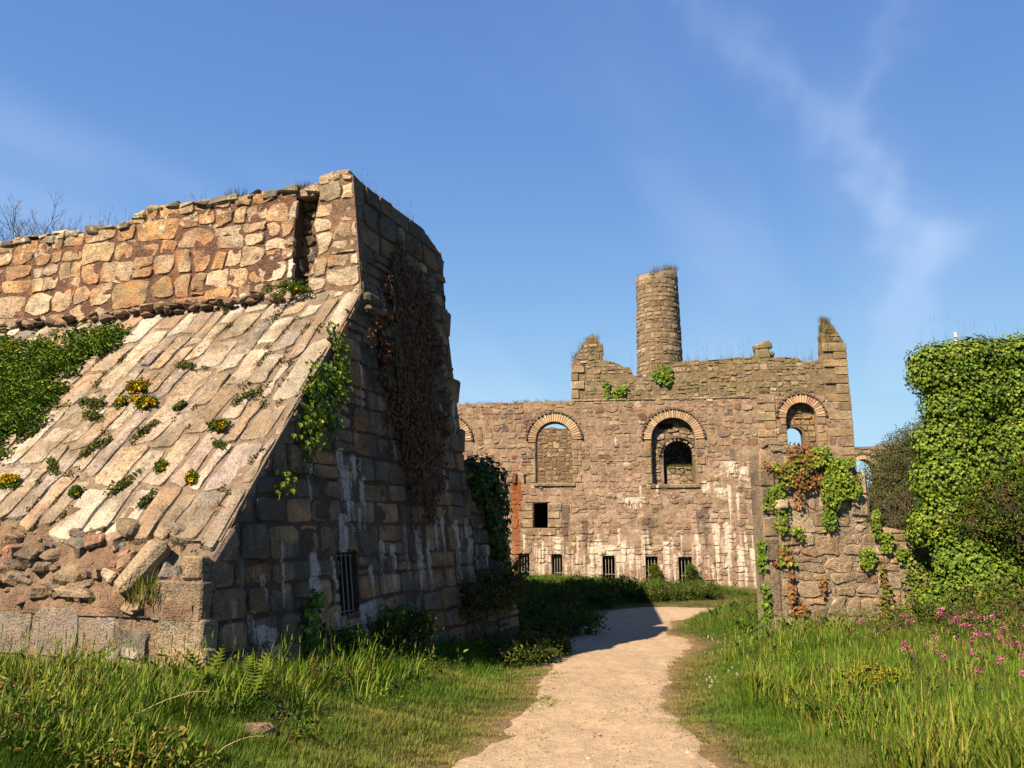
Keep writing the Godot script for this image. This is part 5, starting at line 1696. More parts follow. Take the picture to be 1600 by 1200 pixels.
func build_plants_right() -> void:
	var f := right_frame()
	# the ivy-covered pillar
	var root := thing("ivy_pillar", "tall wall end wholly wrapped in bright green ivy", "ivy")
	var b := Buf.new()
	var e := PackedVector2Array([Vector2(0, 0), Vector2(4.2, 0), Vector2(4.2, 4.5), Vector2(0.2, 4.5)])
	var fp := Frame.new()
	fp.o = Vector3(7.3, 0.1, -12.9)
	fp.U = Vector3(0.9995, 0, 0.03)
	fp.V = Vector3.UP
	fp.N = Vector3(-0.03, 0, 0.9995)
	slab(b, fp, e, [], -0.25, 0.6, Color(0.2, 0.15, 0.1))
	part("stone_core", b.mesh(M.mortar), root)
	var blobs := []
	for s in [[0.12, 4.1, 0.66, 0.44], [0.55, 4.4, 0.62, 0.34], [0.0, 4.34, 0.5, 0.3], [0.6, 3.85, 0.75, 0.5], [0.22, 3.5, 0.58, 0.5], [0.12, 2.9, 0.68, 0.55], [0.06, 2.3, 0.72, 0.55], [0.1, 1.7, 0.68, 0.55], [0.6, 2.6, 0.7, 0.7], [1.4, 4.42, 0.8, 0.36], [1.4, 3.8, 0.8, 0.6], [1.4, 3.0, 0.85, 0.65], [1.35, 2.2, 0.8, 0.65], [1.5, 1.5, 0.8, 0.6], [2.5, 4.4, 0.8, 0.36], [2.5, 3.7, 0.8, 0.7], [2.5, 2.8, 0.8, 0.7], [2.5, 1.9, 0.8, 0.7], [3.6, 4.3, 0.8, 0.4], [3.6, 3.3, 0.8, 0.9], [3.6, 2.0, 0.8, 0.9]]:
		blobs.append([fp.at(s[0], s[1], 0.02), Vector3(s[2], s[3], 0.42)])
	part("dark_core", heart(blobs, 0.84, Color(0.03, 0.045, 0.014)), root, "stuff")  # added dark core that fills the gaps between the ivy leaves
	var got := crown(blobs, 70000, Vector2(0.036, 0.066), GREEN + GREEN.slice(0, 4) + BRIGHT.slice(1, 3), 0.09, 0.8)
	scatter("leaves", M.ivy_leaf, got[0], got[1], root)
	var spots := []
	for k in 34: spots.append(fp.at(rr(-0.3, 3.5), 4.62, rr(-0.4, 0.2)))
	tuft_on("wall_top_grass", "thin grass stalks standing on the ivy covered wall end", "grass", spots, M.stalks, Vector2(0.2, 0.42), 0.25, [Color(0.15, 0.13, 0.07), Color(0.1, 0.1, 0.04)])
	var post := thing("white_post", "short white post sticking up from the ivy top", "post", fp.at(0.4, 4.62, -0.1))
	b = Buf.new()
	tube(b, [Vector3(0, 0, 0), Vector3(0, 0.22, 0)], 0.022, 0.022, Color(0.8, 0.8, 0.78), 8)
	part("stake", b.mesh(M.plain), post)
	b = Buf.new()
	tube(b, [Vector3(0, 0.22, 0), Vector3(0, 0.25, 0)], 0.028, 0.02, Color(0.5, 0.5, 0.5), 8)
	part("cap", b.mesh(M.plain), post)
	# lower growth in front of it
	var at := func(x, y, d): return W3(x, y, d)
	bush("ivy_mound", "bright ivy mound spreading over the wall foot below the pillar", "ivy", [[at.call(7.35, 1.1, 12.6), Vector3(0.55, 0.42, 0.35)], [at.call(7.6, 0.75, 12.5), Vector3(0.55, 0.42, 0.35)], [at.call(7.1, 0.7, 12.6), Vector3(0.4, 0.3, 0.3)], [at.call(6.75, 0.45, 12.7), Vector3(0.4, 0.2, 0.3)]], M.ivy_leaf, 15000, Vector2(0.04, 0.07), GREEN + BRIGHT.slice(2, 4) + GREEN, 0.14, 0.75)
	bush("ivy_clump", "yellow green ivy clump on top of the low wall beside the pillar", "ivy", [[at.call(6.95, 1.72, 13.0), Vector3(0.34, 0.26, 0.3)], [at.call(7.25, 1.55, 12.9), Vector3(0.4, 0.3, 0.35)], [at.call(6.85, 1.5, 13.1), Vector3(0.22, 0.16, 0.22)]], M.ivy_leaf, 5600, Vector2(0.04, 0.07), BRIGHT + GREEN.slice(0, 2), 0.1, 0.6)
	bush("bramble_thicket", "reddish green bramble thicket growing up against the ivy pillar", "bramble", [[at.call(7.9, 1.9, 12.45), Vector3(0.65, 0.5, 0.4)], [at.call(8.5, 2.1, 12.4), Vector3(0.6, 0.55, 0.4)], [at.call(8.3, 1.5, 12.35), Vector3(0.8, 0.45, 0.4)], [at.call(7.55, 1.6, 12.5), Vector3(0.5, 0.35, 0.35)], [at.call(9.2, 1.8, 12.4), Vector3(0.7, 0.8, 0.4)]], M.sprig, 6000, Vector2(0.6, 1.1), [Color(0.13, 0.16, 0.05), Color(0.16, 0.18, 0.06), Color(0.19, 0.17, 0.065), Color(0.2, 0.12, 0.05)] + GREEN + GREEN, 0.24, 0.2)
	# shrubs behind the low wall
	bush("dark_shrub", "dull olive evergreen shrub behind the low wall", "shrub", [[at.call(8.6, 2.45, 17.5), Vector3(0.6, 0.85, 0.7)], [at.call(9.15, 2.95, 17.5), Vector3(0.65, 0.85, 0.7)], [at.call(8.1, 1.9, 17.0), Vector3(0.5, 0.7, 0.6)], [at.call(9.6, 3.3, 17.6), Vector3(0.7, 0.7, 0.7)], [at.call(8.8, 1.7, 16.8), Vector3(0.9, 0.8, 0.6)], [at.call(9.9, 2.2, 17.2), Vector3(0.9, 1.2, 0.7)], [at.call(8.1, 1.2, 16.9), Vector3(0.8, 0.7, 0.6)]], M.sprig_fine, 11000, Vector2(0.7, 1.3), [Color(0.11, 0.13, 0.055), Color(0.14, 0.155, 0.07), Color(0.08, 0.1, 0.04), Color(0.17, 0.17, 0.085)], 0.28, 0.2, 0.72)
	bush("leafy_shrub", "small yellow green shrub between the dark shrub and the pillar", "shrub", [[at.call(7.85, 2.15, 14.0), Vector3(0.4, 0.3, 0.3)], [at.call(7.6, 1.95, 14.0), Vector3(0.25, 0.2, 0.25)]], M.sprig, 420, Vector2(0.6, 1.0), BRIGHT, 0.12, 0.2, 0.6)
	b = Buf.new()
	for k in 14:
		twig(b, at.call(rr(7.2, 8.2), 1.4, rr(14.2, 15.0)), Vector3(rr(-0.6, 0.4), 1, rr(-0.3, 0.3)).normalized(), rr(0.25, 0.4), 0.012, 3)
	root = thing("bare_bramble", "brown leafless bramble stems in front of the dark shrub", "bramble")
	part("twigs", b.mesh(M.plain), root, "stuff")
	# ivy on the broken wall
	ivy("wall_ivy", "thick yellow green ivy over the top of the broken wall", "ivy", f, [[Vector2(1.22, 2.72), Vector2(0.33, 0.3), 1520], [Vector2(1.35, 2.4), Vector2(0.3, 0.32), 1520], [Vector2(1.2, 2.2), Vector2(0.22, 0.2), 560], [Vector2(0.85, 2.75), Vector2(0.28, 0.2), 672, BRIGHT + RUSSET]], M.ivy_leaf, Vector2(0.036, 0.066), BRIGHT + GREEN.slice(0, 1), 0.02, 0.18)
	ivy("wall_creeper", "russet dying creeper on the broken wall left of the green ivy", "creeper", f, [[Vector2(0.7, 2.9), Vector2(0.22, 0.22), 480], [Vector2(0.82, 2.55), Vector2(0.32, 0.32), 1280], [Vector2(0.55, 2.6), Vector2(0.4, 0.3), 1064, RUSSET + BRIGHT], [Vector2(0.62, 2.15), Vector2(0.1, 0.2), 144]], M.ivy_leaf, Vector2(0.032, 0.058), RUSSET + BROWN.slice(1, 2), 0.02, 0.13, [[Vector2(0.95, 2.4), Vector2(1.18, 1.9)], [Vector2(0.8, 2.5), Vector2(0.7, 1.5)]])
	ivy("ivy_strand", "ivy trailing down the squared end of the broken wall", "ivy", f, [[Vector2(0.25, 2.2), Vector2(0.2, 0.26), 608], [Vector2(0.32, 1.78), Vector2(0.14, 0.24), 320], [Vector2(0.42, 2.65), Vector2(0.16, 0.2), 304], [Vector2(0.55, 1.55), Vector2(0.13, 0.14), 212]], M.ivy_leaf, Vector2(0.034, 0.06), BRIGHT + GREEN, 0.02, 0.1)
	ivy("ivy_strand", "ivy tuft hanging from the middle of the broken wall", "ivy", f, [[Vector2(1.12, 1.8), Vector2(0.12, 0.22), 384]], M.ivy_leaf, Vector2(0.034, 0.06), GREEN, 0.02, 0.1)
	ivy("ivy_strand", "ivy running down beside the two jamb blocks", "ivy", f, [[Vector2(1.93, 1.7), Vector2(0.08, 0.25), 240], [Vector2(2.08, 1.4), Vector2(0.14, 0.17), 304], [Vector2(2.28, 1.22), Vector2(0.1, 0.1), 144]], M.ivy_leaf, Vector2(0.034, 0.06), BRIGHT + GREEN, 0.02, 0.1)
	ivy("ivy_strand", "ivy and russet leaves in the centre of the broken wall face", "ivy", f, [[Vector2(1.72, 1.12), Vector2(0.16, 0.18), 416], [Vector2(1.95, 0.9), Vector2(0.12, 0.18), 208, BRIGHT + RUSSET], [Vector2(1.98, 0.5), Vector2(0.1, 0.35), 273, RUSSET + GREEN]], M.ivy_leaf, Vector2(0.032, 0.058), GREEN + BRIGHT, 0.02, 0.09)
	ivy("wall_creeper", "thin russet creeper low on the squared wall end", "creeper", f, [[Vector2(0.33, 1.12), Vector2(0.16, 0.18), 208, RUSSET + BRIGHT], [Vector2(0.42, 0.7), Vector2(0.05, 0.3), 80], [Vector2(0.55, 0.3), Vector2(0.12, 0.13), 80], [Vector2(0.95, 0.65), Vector2(0.04, 0.22), 48]], M.ivy_leaf, Vector2(0.05, 0.085), RUSSET, 0.02, 0.07, [[Vector2(0.36, 1.3), Vector2(0.45, 0.2)], [Vector2(0.9, 0.95), Vector2(1.0, 0.4)]])
	ivy("ivy_strand", "narrow ivy strand down the path side of the wall end", "ivy", f, [[Vector2(-0.03, 1.2), Vector2(0.06, 0.4), 243], [Vector2(-0.02, 0.4), Vector2(0.07, 0.6), 334]], M.ivy_leaf, Vector2(0.05, 0.09), GREEN, -0.05, 0.1)
	ivy("ivy_strand", "scattered ivy sprays below the pillar on the wall face", "ivy", f, [[Vector2(2.5, 0.9), Vector2(0.3, 0.35), 486], [Vector2(2.65, 0.4), Vector2(0.3, 0.3), 486, BRIGHT], [Vector2(2.3, 0.1), Vector2(0.35, 0.2), 608]], M.ivy_leaf, Vector2(0.032, 0.058), GREEN + BRIGHT, 0.02, 0.1)

func build_plants_far() -> void:
	var f := far_frame()
	ivy("ivy_patch", "round green ivy patch below the stack on the parapet", "ivy", f, [[Vector2(0.98, 7.62), Vector2(0.34, 0.34), 420]], M.ivy_leaf, Vector2(0.09, 0.15), GREEN, -0.05, 0.1)
	ivy("ivy_patch", "broader of two green ivy patches near the parapet left end", "ivy", f, [[Vector2(-0.72, 6.98), Vector2(0.26, 0.3), 260]], M.ivy_leaf, Vector2(0.09, 0.15), GREEN, -0.05, 0.1)
	ivy("ivy_patch", "narrower of two green ivy patches near the parapet left end", "ivy", f, [[Vector2(-1.24, 7.0), Vector2(0.13, 0.36), 140]], M.ivy_leaf, Vector2(0.09, 0.15), GREEN, -0.05, 0.1)
	var dry := [Color(0.12, 0.12, 0.05), Color(0.16, 0.14, 0.06), Color(0.08, 0.095, 0.03)]
	var spots := []
	for k in 130:
		var t := rng.randf()
		var y := lerpf(8.3, 9.35, t)
		spots.append(f.at(lerpf(-2.5, -1.75, t) + rr(-0.15, 0.2), y + rr(-0.15, 0.05), -rr(0.1, 1.2)))
	tuft_on("gable_grass", "rough grass covering the left gable remnant of the tall ruin", "grass", spots, M.tuft, Vector2(0.15, 0.4), 0.5, dry)
	spots = []
	for k in 130:
		var y := rr(8.4, 9.7)
		spots.append(f.at(rr(7.16, lerpf(7.98, 7.32, (y - 8.5) / 1.25)), y, rr(-0.4, -0.06)))
	tuft_on("gable_grass", "rough grass covering the right gable remnant of the tall ruin", "grass", spots, M.tuft, Vector2(0.12, 0.4), 0.45, dry)
	spots = []
	for k in 90: spots.append(f.at(rr(1.0, 7.0), 8.12 + rr(-0.1, 0.1), rr(-0.6, -0.1)))
	for k in 30: spots.append(f.at(rr(-2.4, 0.3), 7.7 + rr(0, 0.4), rr(-0.6, -0.1)))
	tuft_on("parapet_weeds", "thin weeds and stalks along the parapet of the tall ruin", "weeds", spots, M.stalks, Vector2(0.2, 0.75), 0.35, dry)
	spots = []
	for k in 220: spots.append(f.at(rr(-12, -2.7), 6.55 + rr(-0.05, 0.08), rr(-0.65, -0.02)))
	tuft_on("wall_top_grass", "dry grass fringe along the lower wall top of the tall ruin", "grass", spots, M.tuft, Vector2(0.08, 0.26), 0.4, [Color(0.16, 0.12, 0.06), Color(0.13, 0.11, 0.05)])
	spots = []
	for k in 120: spots.append(Vector3(7.85, 15.2, -40) + Vector3(cos(k * 2.4), 0, sin(k * 2.4)) * rr(0.6, 1.05) + Vector3(0, 0.28 * cos(k * 2.4) - 0.15, 0))
	tuft_on("stack_top_grass", "grass growing round the broken top of the chimney stack", "grass", spots, M.tuft, Vector2(0.2, 0.6), 0.5, dry)
	spots = []
	for k in 40: spots.append(f.at(rr(1.05, 2.0), 4.02, rr(-0.8, -0.55)))
	tuft_on("window_grass", "grass on the half blocked window sill of the second arch", "grass", spots, M.tuft, Vector2(0.08, 0.2), 0.4, [Color(0.14, 0.15, 0.04), Color(0.2, 0.17, 0.05)])
	bush("foot_weed", "bright weed in front of the fourth cellar window", "weed", [[f.at(0.42, -0.05, 0.3), Vector3(0.28, 0.4, 0.25)]], M.sprig, 160, Vector2(0.7, 1.1), BRIGHT, 0.1, 0.2, 0.5)
	bush("foot_weed", "leafy weed in front of the fifth cellar window", "weed", [[f.at(1.72, -0.05, 0.3), Vector3(0.24, 0.38, 0.25)]], M.sprig, 150, Vector2(0.7, 1.1), GREEN, 0.1, 0.2, 0.5)

# ---------------------------------------------------------------- grass and herbs on the ground
func wall_near(x: float, d: float) -> float:
	# distance in front of the left ruin's faces and of the right wall; negative inside
	var r := Vector3(x, 0.4, -d) - LO
	var det := LF.x * LA.z - LA.x * LF.z
	var p := (r.x * LA.z - LA.x * r.z) / det
	var q := (LF.x * r.z - r.x * LF.z) / det
	var k := -p if q > 0 and q < 7.4 else (-q if q <= 0 and p > 0 else Vector2(minf(p, 0), minf(q, 0)).length())
	if q >= 7.4: k = 3.0
	var w := 99.0
	if x > 4.3: w = 13.5 - d if d < 14.2 else 3.0
	elif d > 12.5 and d < 14.5: w = 4.3 - x
	var far := 29.6 - d
	return minf(minf(k, w), far)

func build_grass() -> void:
	var low := [[], []]
	var mid := [[], []]
	var tall := [[], []]
	var bare := func(x, d): return nf.get_noise_2d(x * 11.0, d * 11.0)
	for k in 175000:
		var d := 3.6 + 25.8 * pow(rng.randf(), 1.9)
		var half := d * 0.76 + 1.8
		var x := rr(-half, half)
		var e := off_path(x, d)
		var on := maxf(e.x, e.y)
		if on < -0.4: continue
		if d < 5.2 and absf(x) > d * 0.9: continue
		var near := wall_near(x, d)
		if near < 0.04: continue
		var fade := ss(-0.12, 0.35, on + (0.55 if e.x > e.y else 0.35) * bare.call(x, d))
		if rng.randf() > fade + 0.02: continue
		if rng.randf() > 1.0 / (1.0 + maxf(0, d - 9.0) * 0.03): continue
		var h := lerpf(0.035, 0.09, ss(0.0, 0.9, on))
		var wild := 0.0
		if e.x > e.y:
			wild = maxf(ss(1.3, 2.2, e.x + 0.5 * bare.call(x * 0.6, d * 0.6)), ss(1.0, 0.2, near))
			if d > 11: wild = maxf(wild, ss(0.5, 1.4, e.x))
		else:
			wild = ss(0.6, 1.5, e.y + 0.5 * bare.call(x * 0.5, d * 0.5)) * (0.5 + 0.5 * ss(1.2, 2.5, e.y))
			if d > 15: wild = maxf(wild, ss(0.3, 1.0, e.y) * 0.8)
		if wild < 0.5 and rng.randf() < 0.25 * ss(0.9, 0.2, on): continue
		h = lerpf(h, 0.24 if e.x > e.y and d < 10 else (0.27 if d < 20 else 0.24), wild)
		if e.y > 0 and near < 1.5: h *= 0.6 * rr(0.7, 1.25)
		var wide := lerpf(0.55, 1.0, wild) * (1.0 if d < 10 else 1.4)
		var y := ground_y(x, d) - 0.01
		var tr := Transform3D(Basis(Vector3.UP, rr(0, TAU)).scaled_local(Vector3(wide * 0.36, h, wide * 0.36)), W3(x, y, d))
		var dry := clampf(0.28 + 0.9 * nf.get_noise_2d(x * 7.0 + 50, d * 7.0) + (0.45 * ss(0.7, 0.0, on)) - 0.25 * wild, 0, 1)
		var c := Color(0.088, 0.172, 0.018).lerp(Color(0.21, 0.195, 0.055), dry)
		if rng.randf() < 0.2: c = c.lerp(Color(0.045, 0.105, 0.018), 0.8)
		var g := rr(0.75, 1.3)
		var box: Array = low if h < 0.12 else (mid if h < 0.3 else tall)
		box[0].append(tr)
		box[1].append(Color(c.r * g, c.g * g, c.b * g))
	var o := scatter("short_grass", M.turf, low[0], low[1], self)
	tag(o, "short trodden turf along both edges of the path", "grass")
	o = scatter("meadow_grass", M.tuft, mid[0], mid[1], self)
	tag(o, "knee high meadow grass on the banks beside the path", "grass")
	o = scatter("tall_grass", M.tall, tall[0], tall[1], self)
	tag(o, "tall seeding grass against the walls and on the right bank", "grass")
	# long blades standing in clumps
	var longp := []
	var longt := []
	for k in 5200:
		var d := 4.3 + 9.5 * pow(rng.randf(), 1.3)
		var x := rr(-d * 0.74, d * 0.74)
		var e := off_path(x, d)
		if wall_near(x, d) < 0.05: continue
		if e.y > 0.8 and nf.get_noise_2d(x * 8.0, d * 8.0 + 20) > -0.12 * ss(0.8, 2.0, e.y): pass
		elif e.x > 1.3 and nf.get_noise_2d(x * 8.0, d * 8.0 + 20) > -0.12: pass
		else: continue
		var h := rr(0.28, 0.5) * (1.0 if e.y > 0 else 0.95)
		longp.append(Transform3D(Basis(Vector3.UP, rr(0, TAU)).scaled_local(Vector3(0.5, h, 0.5)), W3(x, ground_y(x, d) - 0.02, d)))
		longt.append(leaf_tint([Color(0.11, 0.19, 0.016), Color(0.15, 0.225, 0.025), Color(0.07, 0.135, 0.014), Color(0.2, 0.21, 0.04)]))
	o = scatter("long_grass", M.long, longp, longt, self)
	tag(o, "clumps of long arching grass blades on both banks", "grass")
	var dock := [[], []]
	for k in 170:
		var d := rr(5.0, 12.0)
		var x := rr(-d * 0.74, d * 0.74)
		var e := off_path(x, d)
		if maxf(e.x - 0.5, e.y) < 0.9 or wall_near(x, d) < 0.05: continue
		dock[0].append(Transform3D(Basis(Vector3.UP, rr(0, TAU)).scaled_local(Vector3(0.3, rr(0.3, 0.55), 0.3)), W3(x, ground_y(x, d), d)))
		dock[1].append(leaf_tint([Color(0.11, 0.045, 0.022), Color(0.13, 0.09, 0.045), Color(0.15, 0.12, 0.06)]))
	o = scatter("dry_seedheads", M.stalks, dock[0], dock[1], self)
	tag(o, "brown seed heads of sorrel and grass standing above the banks", "weeds")
	# broad leaves between the grass
	var places := []
	var tints := []
	for k in 5200:
		var d := 5.6 + 22.5 * pow(rng.randf(), 1.5)
		var x := rr(-d * 0.75, d * 0.75)
		var e := off_path(x, d)
		if maxf(e.x, e.y) < 0.9 or wall_near(x, d) < 0.1: continue
		if nf.get_noise_2d(x * 9.0, d * 9.0 + 70) < -0.05 and d < 14: continue
		places.append(Transform3D(Basis(Vector3.UP, rr(0, TAU)).scaled(Vector3.ONE * rr(0.7, 1.5) * (0.62 if d < 10 else 1.0)), W3(x, ground_y(x, d) + rr(0.04, 0.2), d)))
		tints.append(leaf_tint(GREEN + OLIVE + [Color(0.16, 0.13, 0.05), Color(0.13, 0.07, 0.03)] if d < 12 else GREEN + DARK))
	o = scatter("ground_herbs", M.sprig, places, tints, self)
	tag(o, "broad leaved weeds mixed into the grass", "weeds")
	# daisies in the turf on the right of the path
	places = []
	tints = []
	for k in 160:
		var d := rr(8.5, 15.0)
		var x := along(RIGHT, d) + rr(0.3, 1.6)
		if nf.get_noise_2d(x * 12, d * 12 + 30) < 0.0: continue
		places.append(Transform3D(Basis.from_euler(Vector3(rr(-0.4, 0.4), rr(0, 6), rr(-0.4, 0.4))).scaled(Vector3.ONE * rr(0.35, 0.6)), W3(x, ground_y(x, d) + rr(0.06, 0.1), d)))
		tints.append(Color(0.75, 0.75, 0.7))
	o = scatter("daisies", M.petals, places, tints, self)
	tag(o, "tiny white daisies dotted through the turf right of the path", "wildflower")

func build_bank_plants() -> void:
	# dark weeds at the foot of the tall ruin, in the shade
	var g := func(x, d, up): return W3(x, ground_y(x, d) + up, d)
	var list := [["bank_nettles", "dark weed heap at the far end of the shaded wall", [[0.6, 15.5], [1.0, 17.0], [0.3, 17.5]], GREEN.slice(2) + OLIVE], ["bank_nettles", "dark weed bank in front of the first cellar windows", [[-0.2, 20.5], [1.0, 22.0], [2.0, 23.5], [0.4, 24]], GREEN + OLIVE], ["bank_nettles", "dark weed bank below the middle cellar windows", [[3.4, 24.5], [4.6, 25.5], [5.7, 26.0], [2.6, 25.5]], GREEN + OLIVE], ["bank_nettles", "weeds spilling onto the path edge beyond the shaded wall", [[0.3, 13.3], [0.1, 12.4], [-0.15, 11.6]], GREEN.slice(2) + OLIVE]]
	for e in list:
		var blobs := []
		for p in e[2]:
			var low: bool = e[1].begins_with("weeds")
			for k in 3:
				blobs.append([g.call(p[0] + rr(-0.6, 0.6) * (0.5 if low else 1.0), p[1] + rr(-0.6, 0.6), 0.08 if low else 0.2), Vector3(rr(0.4, 0.8), rr(0.14, 0.22) if low else rr(0.2, 0.32), rr(0.4, 0.7)) * (0.6 if low else 1.0)])
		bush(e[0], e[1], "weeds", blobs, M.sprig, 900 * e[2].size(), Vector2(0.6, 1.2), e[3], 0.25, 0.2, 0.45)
	# pink campion on the right bank
	var spots := [[6.0, 10.4, 0.4, 9, "pink campion spray nearest the ivy mound"], [5.7, 9.2, 0.4, 12, "pink campion with the most blooms on the right bank"], [5.5, 8.5, 0.36, 8, "pink campion leaning out at the edge of the view"], [4.9, 8.6, 0.32, 6, "pink campion low among the brambles"], [4.1, 7.6, 0.3, 4, "lone small campion spray lowest and nearest the path"], [4.75, 7.7, 0.32, 7, "pink campion in the long grass below the bramble"], [4.6, 7.0, 0.32, 7, "pink campion nearest the eye at the right edge"], [4.7, 10.6, 0.32, 4, "small pink campion tuft nearest the broken wall"], [4.35, 8.6, 0.3, 3, "sparse pink campion beside tall grass blades"]]
	for s in spots:
		var root := thing("pink_campion", s[4], "wildflower", Vector3.ZERO, "pink campion on the right bank")
		var b := Buf.new()
		var places := []
		var tints := []
		for k in s[3]:
			var a: Vector3 = g.call(s[0] + rr(-0.15, 0.15), s[1] + rr(-0.15, 0.15), 0.05)
			var tip: Vector3 = g.call(s[0] + rr(-0.5, 0.4), s[1] + rr(-0.4, 0.3), s[2] * rr(0.7, 1.3))
			tube(b, [a, (a + tip) * 0.5 + Vector3(rr(-0.05, 0.05), 0.06, 0), tip], 0.006, 0.004, Color(0.15, 0.07, 0.04), 3)
			for j in 3:
				places.append(Transform3D(Basis.from_euler(Vector3(rr(0.2, 1.4), rr(0, TAU), rr(-0.4, 0.4))).scaled(Vector3.ONE * rr(0.7, 1.1)), tip + Vector3(rr(-0.04, 0.04), rr(-0.04, 0.03), rr(-0.04, 0.04))))
				tints.append(leaf_tint([Color(0.62, 0.16, 0.36), Color(0.7, 0.24, 0.45), Color(0.55, 0.12, 0.3)]))
		part("stalks", b.mesh(M.plain), root, "stuff")
		scatter("blossoms", M.petals, places, tints, root)
	var dark := []
	for k in 26:
		dark.append(g.call(0.9 + rr(-0.6, 0.6), 17 + rr(-0.7, 0.7), rr(0.35, 0.6)))
	var shade := thing("pink_campion", "faint pink campion in the shade beyond the dark wall", "wildflower")
	var pl := []
	var ti := []
	for p in dark:
		pl.append(Transform3D(Basis.from_euler(Vector3(rr(0, 1), rr(0, 6), 0)).scaled(Vector3.ONE * 1.3), p))
		ti.append(Color(0.5, 0.2, 0.36))
	scatter("blossoms", M.petals, pl, ti, shade)
	# brambles on the right bank and in the near corner on the left
	bush("bramble_thicket", "low mixed bramble with brown stems along the foot of the broken wall", "bramble", [[g.call(5.6, 11.6, 0.1), Vector3(0.7, 0.35, 0.5)], [g.call(6.4, 11.3, 0.15), Vector3(0.8, 0.45, 0.6)], [g.call(7.3, 11.2, 0.2), Vector3(0.8, 0.5, 0.6)], [g.call(5.1, 12.4, 0.05), Vector3(0.5, 0.25, 0.4)], [g.call(6.9, 10.3, 0.1), Vector3(0.8, 0.4, 0.6)], [g.call(5.3, 10.4, 0.0), Vector3(0.6, 0.24, 0.5)], [g.call(6.1, 10.0, 0.05), Vector3(0.6, 0.32, 0.5)], [g.call(5.6, 9.3, 0.0), Vector3(0.5, 0.22, 0.45)], [g.call(6.3, 9.0, 0.05), Vector3(0.5, 0.3, 0.5)], [g.call(4.7, 11.6, 0.0), Vector3(0.5, 0.2, 0.4)]], M.sprig, 4200, Vector2(0.45, 0.85), OLIVE + GREEN.slice(1) + [Color(0.2, 0.11, 0.05), Color(0.22, 0.17, 0.07)], 0.22, 0.2, 0.5)
	bush("bramble_clump", "yellow leaved bramble spray in the grass of the right bank", "bramble", [[g.call(3.1, 7.0, 0.22), Vector3(0.26, 0.07, 0.16)]], M.sprig, 34, Vector2(0.5, 0.9), [Color(0.26, 0.25, 0.02), Color(0.18, 0.22, 0.02)], 0.1, 0.2, 0.0)
	bush("bramble_clump", "russet and green bramble in the near corner of the grass bank", "bramble", [[g.call(-2.6, 4.45, 0.05), Vector3(0.45, 0.17, 0.25)], [g.call(-2.15, 4.4, 0.03), Vector3(0.4, 0.13, 0.22)], [g.call(-3.0, 4.6, 0.1), Vector3(0.4, 0.2, 0.25)], [g.call(-3.1, 4.75, 0.2), Vector3(0.3, 0.16, 0.2)], [g.call(-1.75, 4.55, 0.0), Vector3(0.3, 0.09, 0.2)]], M.bramble, 430, Vector2(0.55, 0.95), [Color(0.11, 0.15, 0.03), Color(0.15, 0.17, 0.03), Color(0.22, 0.19, 0.04), Color(0.17, 0.09, 0.035), Color(0.08, 0.12, 0.03), Color(0.12, 0.16, 0.03)], 0.22, 0.3, 0.0)
	# dry stalks of last year
	var root := thing("dry_stalks", "bleached dead stalks bending out of the bramble corner", "dead stalks")
	for e in [[-2.5, 4.9, 0.6, 0.35], [-1.9, 4.8, 0.4, 0.22]]:
		var b := Buf.new()
		var a: Vector3 = g.call(e[0], e[1], 0.0)
		var pts := []
		for k in 9:
			var t := k / 8.0
			pts.append(a + Vector3(e[2] * t, e[3] * (1.9 * t - t * t), -0.2 * t) + Vector3(rr(-1, 1), rr(-1, 1), rr(-1, 1)) * 0.012)
		tube(b, pts, 0.004, 0.0018, Color(0.34, 0.26, 0.14), 4)
		part("stalk", b.mesh(M.plain), root)
	# ferns by the corner of the ruin
	for e in [[-2.35, 6.25, 5, "upright bright fern just in front of the ruin corner"], [-2.0, 6.35, 4, "second fern nearer the shaded wall foot"]]:
		root = thing("fern", e[3], "fern")
		for k in e[2]:
			var b := Buf.new()
			var a: float = TAU * k / e[2] + rr(-0.3, 0.3)
			var p0: Vector3 = g.call(e[0], e[1], 0.0)
			var out := Vector3(cos(a), 0, sin(a))
			var l := rr(0.42, 0.62)
			var side := out.cross(Vector3.UP)
			var col := Color(0.14, 0.2, 0.025) * rr(0.8, 1.2)
			for j in 14:
				var t := 0.15 + 0.85 * j / 13.0
				var c := p0 + Vector3.UP * l * (t - 0.25 * t * t) + out * l * 0.45 * t * t
				var w := 0.1 * sin(PI * clampf(t * 0.9 + 0.12, 0, 1))
				for s in [-1, 1]:
					var i0 := b.add(c - Vector3.UP * 0.012, col)
					var i1 := b.add(c + Vector3.UP * 0.014, col)
					var i2 := b.add(c + side * s * w + Vector3.UP * 0.02 + out * 0.02, col)
					b.tri(i0, i1, i2)
			part("frond", b.mesh(M.leaf), root)
	# half buried stone at the edge of the turf
	var stone_ := thing("half_buried_stone", "flat grey brown stone half buried in the near grass", "stone")
	for e in [[-1.85, 5.75, 0.16]]:
		var b := Buf.new()
		block(b, g.call(e[0], e[1], 0.03), Vector3(e[2], 0.01, 0.03), Vector3(0, 0.04, 0), Vector3(-0.03, 0, 0.1), 0.04, 0.02, Color(0.36, 0.28, 0.2), Color(0.25, 0.2, 0.13), 0.3)
		part("slab_piece", b.mesh(M.rubble), stone_)

